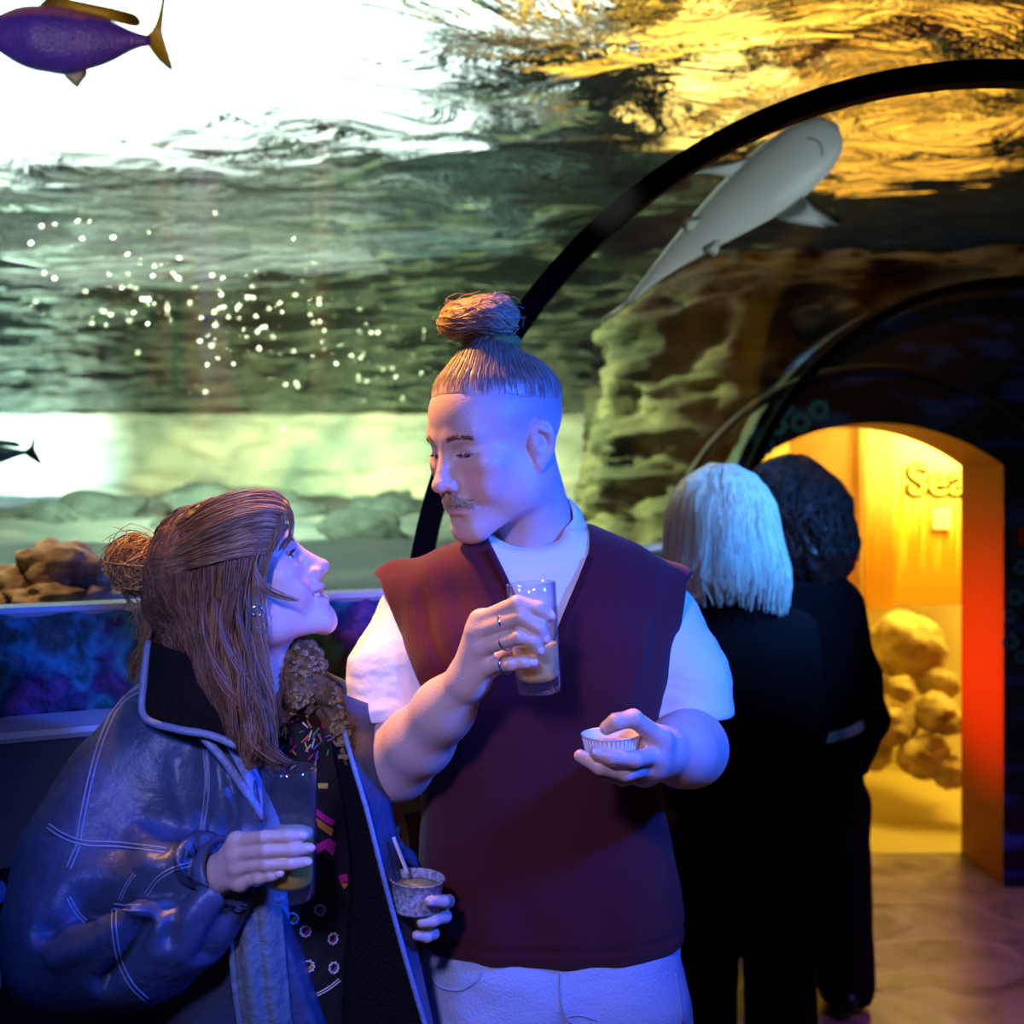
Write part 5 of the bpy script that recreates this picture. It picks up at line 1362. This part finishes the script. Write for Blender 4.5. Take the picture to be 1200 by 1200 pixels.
# loose bun
bc = P(160, 666, 1.53)
Bn = SDF(); Bn.el(tuple(bc), (.024, .026, .032), .0); Bn.el(tuple(bc+Vector((.012, 0, -.006))), (.022, .024, .022), .012); Bn.disp(lambda p: .003*fbm(p*90, 2, 4))
V, F = Bn.mesh(np.array(bc)-.06, np.array(bc)+.06, .003)
bn = link('hair_bun', mesh_np('hair_bun', V, F, True, np.tile(np.array((.16, .075, .022)), (len(V), 1))*(1+.4*fbm(V*80, 2, 2))[:, None]), M_HAIR, woman)
cur = []; cols = []
for i in range(330):
    ax = Vector((rng.gauss(0, 1), rng.gauss(0, 1), rng.gauss(0, 1))).normalized(); u = ax.orthogonal().normalized(); w_ = ax.cross(u); a0 = rng.uniform(0, 6.28); R_ = rng.uniform(.024, .040); off = rng.gauss(0, .007); fl = rng.random() < .2
    cur.append([np.array(bc+ax*off+(u*math.cos(a0+t*3.2)+w_*math.sin(a0+t*3.2)*1.1)*(R_+(.016*t*t if fl else 0))+Vector((0, 0, .004))) for t in np.linspace(0, 1, 12)]); cols.append(np.array((.60, .34, .10))*rng.uniform(.4, 1.6))
for i in range(14):   # hanging tendrils under the bun
    x = rng.uniform(-.02, .012); cur.append([np.array(bc+Vector((x+.012*math.sin(3.6*t+i), rng.uniform(-.003, .003), -.02-.075*t*(.4+.6*(i % 3)/2)))) for t in np.linspace(0, 1, 12)]); cols.append(np.array((.30, .16, .05))*rng.uniform(.6, 1.4))
strands('bun_strands', cur, .0010, .0005, M_HAIR, bn, 3, cols)
# ear with hoops, showing through the hair
for px, py, r in ((297, 727, .011), (301, 716, .006)):
    c = P(px, py, 1.408); t = np.linspace(0, 2*np.pi, 28)
    V, F = tube_np(np.array([tuple(c+Vector((math.cos(a)*r, .3*r*math.cos(a), math.sin(a)*r))) for a in t]), .0014, 6, False)
    link('hoop_earring', mesh_np('hoop_earring', V, F), M_RING, woman)
# held things
tumbler(P(340, 1052, 1.36), P(339, 900, 1.36), .0290, .0325, .073, M_DRINK, 'tumbler of bright orange-yellow drink with foam held by the woman in leather jacket', .006)
m_pcup = mat('printed_paper', (.62, .60, .66), .7, var=(190, (.20, .18, .28)))
cup2, M2, L2 = paper_cup(P(487, 1066, 1.462), P(489, 1028, 1.462), .0295, .0345, m_pcup, 'patterned paper cup with wooden spoon held by the woman in leather jacket')
V, F = lathe_np([(0.0005, L2*.70), (.0305, L2*.70), (.0305, L2*.74), (.015, L2*.80), (0.0005, L2*.78)], 32)
link('dessert', mesh_np('dessert', np.array([M2 @ Vector(v) for v in V]), F), mat('dessert_sorbet', (.55, .45, .30), .5, var=(90, (.6, .35, .06))), cup2)
pts = [P(478, 1024, 1.455), P(470, 1004, 1.462), P(461, 981, 1.468)]
V, F = tube_np(catmull(np.array([tuple(p) for p in pts]), 5), .0034, 8, flat=.4); link('wooden_spoon', mesh_np('wooden_spoon', V, F), mat('pale_wood', (.70, .58, .48), .6), cup2)
# ---------------------------------------------------------------- two visitors seen from behind
m_black = mat('black_cloth', (.004, .004, .006), .9, spec=.15, bump=(60, .3, 4))
m_blacksh = mat('black_shoe', (.006, .006, .008), .5)
def simple_legs(S, x, y, w, z0, lean=0):
    for s in (-1, 1): S.ch([(x+s*w, y, z0), (x+s*w*1.05, y+.01, .45), (x+s*w*1.1+lean, y+.02, .07)], [w*1.06, w*.98, w*1.0], .02)
rng = random.Random(33)
# blonde
YB = 2.85
bl = tag(empty('person', (P(870, 600, YB).x, YB, 0)), 'person with shoulder-length blonde hair in black clothes, seen from behind', 'person')
frb = head_frame(P(846, 612, YB), 185, 4, 0, .93)
S = SDF(); head(S, frb, False, .2, 0, .5); S.rc(tuple(frb.pt((0, -.02, -.04))), tuple(P(858, 715, YB)), .05, .055, .03)
S.el(tuple(P(862, 740, YB)), (.15, .07, .06), .04); S.loft(rows_px([(740, 815, 925, .07), (900, 815, 925, .08)], YB), k=.03)
V, F = S.mesh((.30, 2.62, .84), (.84, 3.08, 1.75), .005); link('body', mesh_np('body', V, F, True, head_colour(V, frb, (.64, .44, .35), (.5, .2, .2))), M_SKIN, bl)
eyes(bl, frb, (.1, .15, .2))
S = SDF(); S.loft(rows_px([(684, 835, 880, .06), (700, 815, 915, .085), (725, 797, 938, .10), (760, 790, 948, .115), (850, 797, 948, .125), (940, 800, 945, .125), (985, 795, 945, .13)], YB), k=.02)
S.ch([P(930, 745, YB), P(946, 850, YB-.01), P(938, 930, YB-.12)], [.06, .052, .045], .03); S.ch([P(806, 745, YB), P(790, 850, YB-.01), P(800, 930, YB-.12)], [.06, .052, .045], .03)
S.disp(lambda p: .006*fbm(p*9, 3, 5)); V, F = S.mesh((.28, 2.54, .55), (.86, 3.10, 1.40), .007); link('black_top', mesh_np('black_top', V, F), m_black, bl)
S = SDF(); S.loft(rows_px([(960, 798, 942, .12), (1050, 792, 945, .13), (1100, 792, 945, .12)], YB), k=.02); simple_legs(S, P(869, 0, YB).x, YB, .092, .66)
S.disp(lambda p: .005*fbm(p*8, 3, 6)); V, F = S.mesh((.28, 2.60, .02), (.86, 3.12, .82), .008); link('black_trousers', mesh_np('black_trousers', V, F), m_black, bl)
for s in (-1, 1):
    x = P(869, 0, YB).x+s*.095; Q = SDF(); Q.el((x, YB+.06, .05), (.045, .13, .05), .01); V, F = Q.mesh((x-.08, YB-.1, -.01), (x+.08, YB+.22, .13), .006); V[:, 2] = np.maximum(V[:, 2], .001); link('shoe', mesh_np('shoe', V, F), m_blacksh, bl)
Hc = SDF(); Hc.el(tuple(P(846, 600, YB)), (.110, .110, .118), 0); Hc.ch([P(844, 620, YB), P(849, 672, YB-.01)], [.137, .158], .05); Hc.fun(lambda p: p[:, 2]*-1+P(0, 690, YB).z+.35*np.maximum(0, P(850, 0, YB).x-p[:, 0]), P(850, 640, YB), .5, 'i', .02)
Hc.disp(lambda p: .004*fbm(p*np.array((40, 40, 5)), 2, 3)); V, F = Hc.mesh((.24, 2.60, 1.2), (.84, 3.12, 1.76), .006)
bc_ = (.72, .66, .54)
hb = link('hair', mesh_np('hair', V, F, True, np.tile(np.array(bc_), (len(V), 1))*(1+.15*fbm(V*70, 2, 3))[:, None]), M_HAIR, bl); HB = bvh_of(V, F)
cur = []; cols = []; top = P(848, 548, YB+.0)
for i in range(1300):
    a = rng.uniform(0, 2*math.pi); fl = rng.uniform(.9, 1.06); pts = []
    zz = P(0, 690+rng.uniform(-8, 14)+18*max(0, math.cos(a)), YB).z
    for t in np.linspace(0, 1, 12):
        r = .156*math.sin(min(t*1.9, math.pi/2))*fl; q = Vector((top.x+r*math.cos(a), YB+r*math.sin(a), top.z+(zz-top.z)*(t**1.25)))
        h = HB.find_nearest(q); n_ = (h[0]-Vector((P(846, 0, YB).x, YB, h[0].z))).normalized()
        p = h[0]+n_*rng.uniform(.001, .004)
        if t > .8: p = Vector((p.x+.05*math.cos(a)*(t-.8)*fl, p.y+.05*math.sin(a)*(t-.8), q.z))
        pts.append(np.array(p))
    cur.append(pts); cols.append(np.array(bc_)*rng.uniform(.65, 1.3))
strands('hair_strands', cur, .0016, .0008, M_HAIR, hb, 3, cols)
# dark curly
YK = 3.45
dk = tag(empty('person', (P(955, 600, YK).x, YK, 0)), 'person with long dark curly hair in black clothes, pale blue hem at waist', 'person')
frk = head_frame(P(928, 592, YK), 170, 2, 0, .98)
S = SDF(); head(S, frk, False, .2, 0, .5); S.rc(tuple(frk.pt((0, -.02, -.04))), tuple(P(940, 680, YK)), .05, .055, .03)
S.el(tuple(P(945, 705, YK)), (.14, .07, .06), .04); S.loft(rows_px([(700, 905, 985, .07), (860, 910, 985, .08)], YK), k=.03)
V, F = S.mesh((.60, 3.24, .74), (1.24, 3.68, 1.75), .005); link('body', mesh_np('body', V, F, True, head_colour(V, frk, (.6, .42, .34), (.5, .2, .2))), M_SKIN, dk)
eyes(dk, frk, (.1, .08, .05))
S = SDF(); S.loft(rows_px([(655, 920, 965, .06), (668, 900, 985, .08), (690, 890, 1000, .10), (740, 885, 1006, .11), (800, 890, 1006, .115), (862, 895, 1008, .12)], YK), k=.02)
S.ch([P(990, 712, YK), P(1010, 790, YK), P(1022, 842, YK-.02), P(1004, 896, YK-.06)], [.058, .052, .046, .035], .03); S.ch([P(900, 712, YK), P(885, 790, YK), P(890, 860, YK-.05)], [.058, .05, .04], .03)
S.disp(lambda p: .006*fbm(p*9, 3, 15)); V, F = S.mesh((.60, 3.20, .66), (1.22, 3.70, 1.42), .007); link('black_top', mesh_np('black_top', V, F), m_black, dk); DKT = bvh_of(V, F)
S = SDF(); S.loft(rows_px([(855, 893, 1008, .118), (905, 890, 1010, .125), (960, 890, 1008, .12), (1000, 892, 1006, .115)], YK), k=.02); simple_legs(S, P(950, 0, YK).x, YK, .088, .62, .015)
S.disp(lambda p: .005*fbm(p*8, 3, 16)); V, F = S.mesh((.64, 3.24, .02), (1.2, 3.70, .86), .008); link('black_trousers', mesh_np('black_trousers', V, F), m_black, dk); DKL = bvh_of(V, F)
for s in (-1, 1):
    x = P(950, 0, YK).x+s*.10; Q = SDF(); Q.el((x, YK+.04, .05), (.045, .13, .05), .01); V, F = Q.mesh((x-.08, YK-.12, -.01), (x+.08, YK+.2, .13), .006); V[:, 2] = np.maximum(V[:, 2], .001); link('shoe', mesh_np('shoe', V, F), m_blacksh, dk)
patch('pale_hem', [[(928, 862, YK-.128), (960, 861, YK-.136), (990, 854, YK-.118), (1011, 843, YK-.075)], [(928, 874, YK-.131), (960, 873, YK-.139), (990, 866, YK-.121), (1013, 855, YK-.078)]], .006, mat('pale_blue_cloth', (.55, .78, .95), .8), dk)
Hc = SDF(); Hc.el(tuple(P(926, 586, YK)), (.128, .13, .135), 0); Hc.ch([P(940, 605, YK), P(950, 640, YK-.01), P(955, 650, YK)], [.135, .118, .105], .06); Hc.disp(lambda p: .010*fbm(p*24, 3, 3))
V, F = Hc.mesh((.60, 3.2, 1.2), (1.24, 3.72, 1.80), .006)
hk = link('hair', mesh_np('hair', V, F, True, np.tile(np.array((.035, .016, .014)), (len(V), 1))*(1+.4*fbm(V*40, 2, 3))[:, None]), M_HAIR, dk); HK = bvh_of(V, F)
cur = []; cols = []
for i in range(900):
    a = rng.uniform(math.pi, 2*math.pi) if rng.random() < .8 else rng.uniform(0, math.pi); t0 = rng.uniform(0, .75); ph = rng.uniform(0, 6.28); pts = []
    tp = P(926, 530, YK); am = rng.uniform(.004, .009)
    for t in np.linspace(t0, min(1, t0+.35), 14):
        q = Vector((tp.x+.05*t+.2*math.sin(min(t*2, 1.57))*math.cos(a), YK+.2*math.sin(min(t*2, 1.57))*math.sin(a), tp.z-.33*t)); h = HK.find_nearest(q)
        n_ = (h[0]-Vector((P(935, 0, YK).x, YK, h[0].z))).normalized(); s_ = Vector((-n_.y, n_.x, 0))
        pts.append(np.array(h[0]+n_*(.003+am*math.sin(ph+40*t))+s_*am*math.cos(ph+40*t)))
    cur.append(pts); cols.append(np.array((.06, .026, .022))*rng.uniform(.4, 2.0))
strands('hair_curls', cur, .0024, .0012, M_HAIR, hk, 3, cols)
# ---------------------------------------------------------------- fish
def fin(pts, th, n=6):
    """flat tapered fin: outline loop of 3D points -> thin solid"""
    c = catmull(np.vstack([pts, pts[:1]]), n)[:-1]; m = len(c); cen = c.mean(0); nrm = np.cross(c[m//3]-cen, c[0]-cen); nrm /= np.linalg.norm(nrm)+1e-12
    V = np.vstack([c, [cen+nrm*th], [cen-nrm*th]]); F = [(i, (i+1) % m, m) for i in range(m)]+[((i+1) % m, i, m+1) for i in range(m)]
    return V, F
def place(V, o, X, Y, Z): return np.asarray(o)+V[:, :1]*X+V[:, 1:2]*Y+V[:, 2:]*Z
m_shark = mat('shark_skin', (.7, .72, .7), .45, attr=True)
m_fin = mat('shark_fin', (.62, .66, .62), .45, attr=True)
def shark(label, o, fwd, down, L, sweep=0.0):
    """local x forward (nose at 0, tail at -1), z belly-up direction = toward 'down'"""
    X = np.array(fwd, float); X /= np.linalg.norm(X); Z = np.array(down, float); Z -= X*(Z @ X); Z /= np.linalg.norm(Z); Y = np.cross(Z, X)
    root = tag(empty('reef_shark', o), label, 'shark', 'reef sharks')
    t = np.linspace(0, 1, 44); w = np.interp(t, [0, .015, .05, .12, .22, .33, .5, .65, .8, .9, 1], [.004, .048, .085, .112, .124, .124, .096, .066, .036, .020, .008]); h = np.interp(t, [0, .015, .05, .12, .22, .33, .5, .65, .8, .9, 1], [.004, .020, .036, .054, .070, .078, .066, .046, .026, .018, .010])
    bend = .06*np.sin(t*2.6)*t; ns = 28; a = np.linspace(0, 2*np.pi, ns, endpoint=False); V = []
    for i in range(44):
        for q in a:
            zz = math.sin(q); V.append((-t[i], bend[i]+w[i]*math.cos(q), h[i]*(zz if zz < 0 else zz*.72)))
    V = np.array(V); F = []
    for i in range(43):
        for j in range(ns): F.append((i*ns+j, i*ns+(j+1) % ns, (i+1)*ns+(j+1) % ns, (i+1)*ns+j))
    F += [tuple(range(ns))[::-1], tuple(43*ns+j for j in range(ns))]
    C = np.where((V[:, 2] > -.012)[:, None], np.array((.66, .68, .64)), np.array((.30, .27, .20)))
    link('shark_body', mesh_np('shark_body', place(V*L, o, X, Y, Z), F, True, C), m_shark, root)
    # mouth groove on the underside
    th = np.linspace(-1, 1, 17); mp = np.stack([-.085-.045*np.abs(th)**1.7, .066*th, .044+0*th], 1); mp[:, 2] = .0365-.012*np.abs(th)**2
    Vv, Ff = tube_np(mp*L, .0028*L/1.0, 6); link('mouth', mesh_np('mouth', place(Vv, o, X, Y, Z), Ff), mat('shark_mouth', (.22, .18, .20), .6), root)
    for s in (-1, 1):
        e = np.array([(-.075, s*.062, .0)]); bm = bmesh.new(); bmesh.ops.create_uvsphere(bm, u_segments=12, v_segments=8, radius=.008*L); U = np.array([v.co[:] for v in bm.verts]); FF = [[v.index for v in f.verts] for f in bm.faces]; bm.free()
        link('eye', mesh_np('eye', place(e*L, o, X, Y, Z)+U, FF), m_rib, root)
    def addfin(name, pts, tip, th=.006):
        Vv, Ff = fin(np.array(pts, float), th); d = np.linalg.norm(Vv-np.array(tip), axis=1)
        C = np.where((d < .035)[:, None], np.array((.03, .03, .03)), np.array((.64, .67, .62)))
        link(name, mesh_np(name, place(Vv*L, o, X, Y, Z), Ff, True, C), m_fin, root)
    for s in (-1, 1):
        addfin('pectoral_fin', [(-.25, s*.10, .02), (-.30-s*sweep*.4, s*.17, .025), (-.365-s*sweep, s*.265, .03), (-.385-s*sweep, s*.27, .03), (-.378-s*sweep*.5, s*.20, .025), (-.365, s*.10, .02)], (-.38-s*sweep, s*.275, .03))
        b = .06*math.sin(.60*2.6)*.60; addfin('pelvic_fin', [(-.56, b+s*.045, .03), (-.60, b+s*.085, .035), (-.64, b+s*.09, .035), (-.635, b+s*.035, .03)], (-.65, b+s*.10, .035), .004)
    b = .06*math.sin(.40*2.6)*.40; addfin('dorsal_fin', [(-.36, b, -.07), (-.43, b, -.15), (-.48, b, -.185), (-.475, b, -.12), (-.48, b, -.055)], (-.48, b, -.19))
    b = .06*math.sin(2.6); addfin('tail_fin', [(-.93, b, -.01), (-1.02, b+.005, -.05), (-1.16, b+.012, -.13), (-1.20, b+.015, -.15), (-1.10, b+.01, -.045), (-1.05, b+.006, 0), (-1.06, b+.005, .04), (-1.10, b+.005, .075), (-1.02, b+.003, .045), (-.96, b, .012)], (-1.2, b, -.15), .004)
    return root
n0, t0 = P(982, 146, 3.05), P(742, 362, 3.35)
d = n0-t0; L = d.length
shark('pale-bellied reef shark gliding overhead between the two black ribs', n0, d, n0*-1+Vector((0, 0, EYE-.5)), L*1.0, .15)
n0 = P(-34, 270, 2.6); shark('reef shark mostly out of frame at the left edge, one fin showing', n0, (.5, -.8, .12), (.12, .1, -1), .72)
# bony fish
def fish(label, nose, tail, up, hgt, thick, cols, name='tang_fish'):
    X = np.array(nose)-np.array(tail); L = np.linalg.norm(X); X /= L; Z = np.array(up, float); Z -= X*(Z @ X); Z /= np.linalg.norm(Z); Y = np.cross(Z, X); o = np.array(nose)
    root = tag(empty(name, Vector(nose)), label, 'fish')
    t = np.linspace(0, 1, 36); top = np.interp(t, [0, .08, .25, .5, .75, .92, 1], [.02, .28, .46, .46, .30, .10, .07])*hgt; bot = np.interp(t, [0, .08, .25, .5, .75, .92, 1], [.02, .20, .46, .56, .36, .11, .07])*hgt
    for arr in (top, bot): arr[:] = np.convolve(np.pad(arr, 2, mode='edge'), np.ones(5)/5, 'valid')
    wd = np.interp(t, [0, .1, .35, .7, 1], [.02, .6, 1, .6, .1])*thick; ns = 24; a = np.linspace(0, 2*np.pi, ns, endpoint=False); V = []
    for i in range(36):
        for q in a: V.append((-t[i]*L*.9, wd[i]*math.cos(q), (top[i] if math.sin(q) > 0 else bot[i])*math.sin(q)))
    V = np.array(V); F = []
    for i in range(35):
        for j in range(ns): F.append((i*ns+j, i*ns+(j+1) % ns, (i+1)*ns+(j+1) % ns, (i+1)*ns+j))
    F += [tuple(range(ns))[::-1], tuple(35*ns+j for j in range(ns))]
    u = V[:, 2]/hgt; C = np.where((u > .26)[:, None], np.array(cols[1]), np.array(cols[0])); C = C*(1+.25*fbm(V*60, 2, 2))[:, None]
    link('fish_body', mesh_np('fish_body', place(V, o, X, Y, Z), F, True, C), m_fish, root)
    def addfin(nm, pts, col):
        Vv, Ff = fin(np.array(pts, float)*np.array((L, 1, hgt)), .003); link(nm, mesh_np(nm, place(Vv, o, X, Y, Z), Ff, True, np.tile(np.array(col), (len(Vv), 1))), m_fish, root)
    addfin('dorsal_fin', [(-.28, 0, .40), (-.38, 0, .62), (-.50, 0, .56), (-.70, 0, .46), (-.83, 0, .36), (-.82, 0, .20), (-.55, 0, .36)], cols[2])
    addfin('tail_fin', [(-.86, 0, .03), (-.93, 0, .25), (-.99, 0, .95), (-1.0, 0, 1.0), (-.97, 0, .35), (-.97, 0, .05), (-1.02, 0, -.42), (-.95, 0, -.30), (-.88, 0, -.05)], cols[2])
    addfin('anal_fin', [(-.42, 0, -.50), (-.50, 0, -.72), (-.53, 0, -.66), (-.56, 0, -.46)], cols[3])
    addfin('pectoral_fin', [(-.30, -thick*1.02, .16), (-.40, -thick*1.25, .30), (-.46, -thick*1.2, .24), (-.42, -thick*1.1, .12)], cols[4])
    for s in (-1, 1):
        bm = bmesh.new(); bmesh.ops.create_uvsphere(bm, u_segments=12, v_segments=8, radius=.09*hgt); U = np.array([v.co[:] for v in bm.verts]); FF = [[v.index for v in f.verts] for f in bm.faces]; bm.free()
        link('eye', mesh_np('eye', place(np.array([(-.10*L, s*thick*.55, .12*hgt)]), o, X, Y, Z)+U, FF), m_rib, root)
    return root
m_fish = mat('fish_scale', (.1, .05, .4), .4, attr=True, bump=(160, .3, 2))
fish('violet fish with yellow dorsal fin swimming at the upper left', P(-22, 42, 2.7), P(198, 48, 2.7), (0, -.1, 1), .155, .05, ((.06, .03, .42), (.34, .10, .22), (.55, .36, .01), (.45, .5, .4), (.60, .25, .25)))
fish('small dark fish cut by the left frame edge below the shark fin', P(-95, 533, 3.4), P(46, 530, 3.4), (0, -.1, 1), .085, .03, ((.10, .14, .10), (.16, .18, .12), (.08, .08, .06), (.2, .3, .2), (.2, .3, .2)), 'small_fish')
# pale specks standing in for bright glints on the ripples
bm = bmesh.new(); rb = random.Random(5)
base = bmesh.new(); bmesh.ops.create_icosphere(base, subdivisions=1, radius=1); BV = np.array([v.co[:] for v in base.verts]); BF = [[v.index for v in f.verts] for f in base.faces]; base.free()
parts = []
for i in range(330):
    y = rb.uniform(3.2, 8.0); px = rb.gauss(300, 170); py = 330+.28*(px-150)+rb.gauss(0, 45)
    if px > 640 or px < 20: continue
    p = P(px, min(py, 520), y)
    if p.z > WS-.06: continue
    parts.append((np.array(p)+BV*rb.uniform(.001, .0036)*y/4, BF))
V, F = merge(parts)
m_glint = mat('glint_speck', (.95, .95, .85), .1, spec=1.0)
tag(link('glint_specks', mesh_np('glint_specks', V, F), m_glint), 'fine bright specks standing in for glints on the water ripples', 'bubbles', kind='stuff')
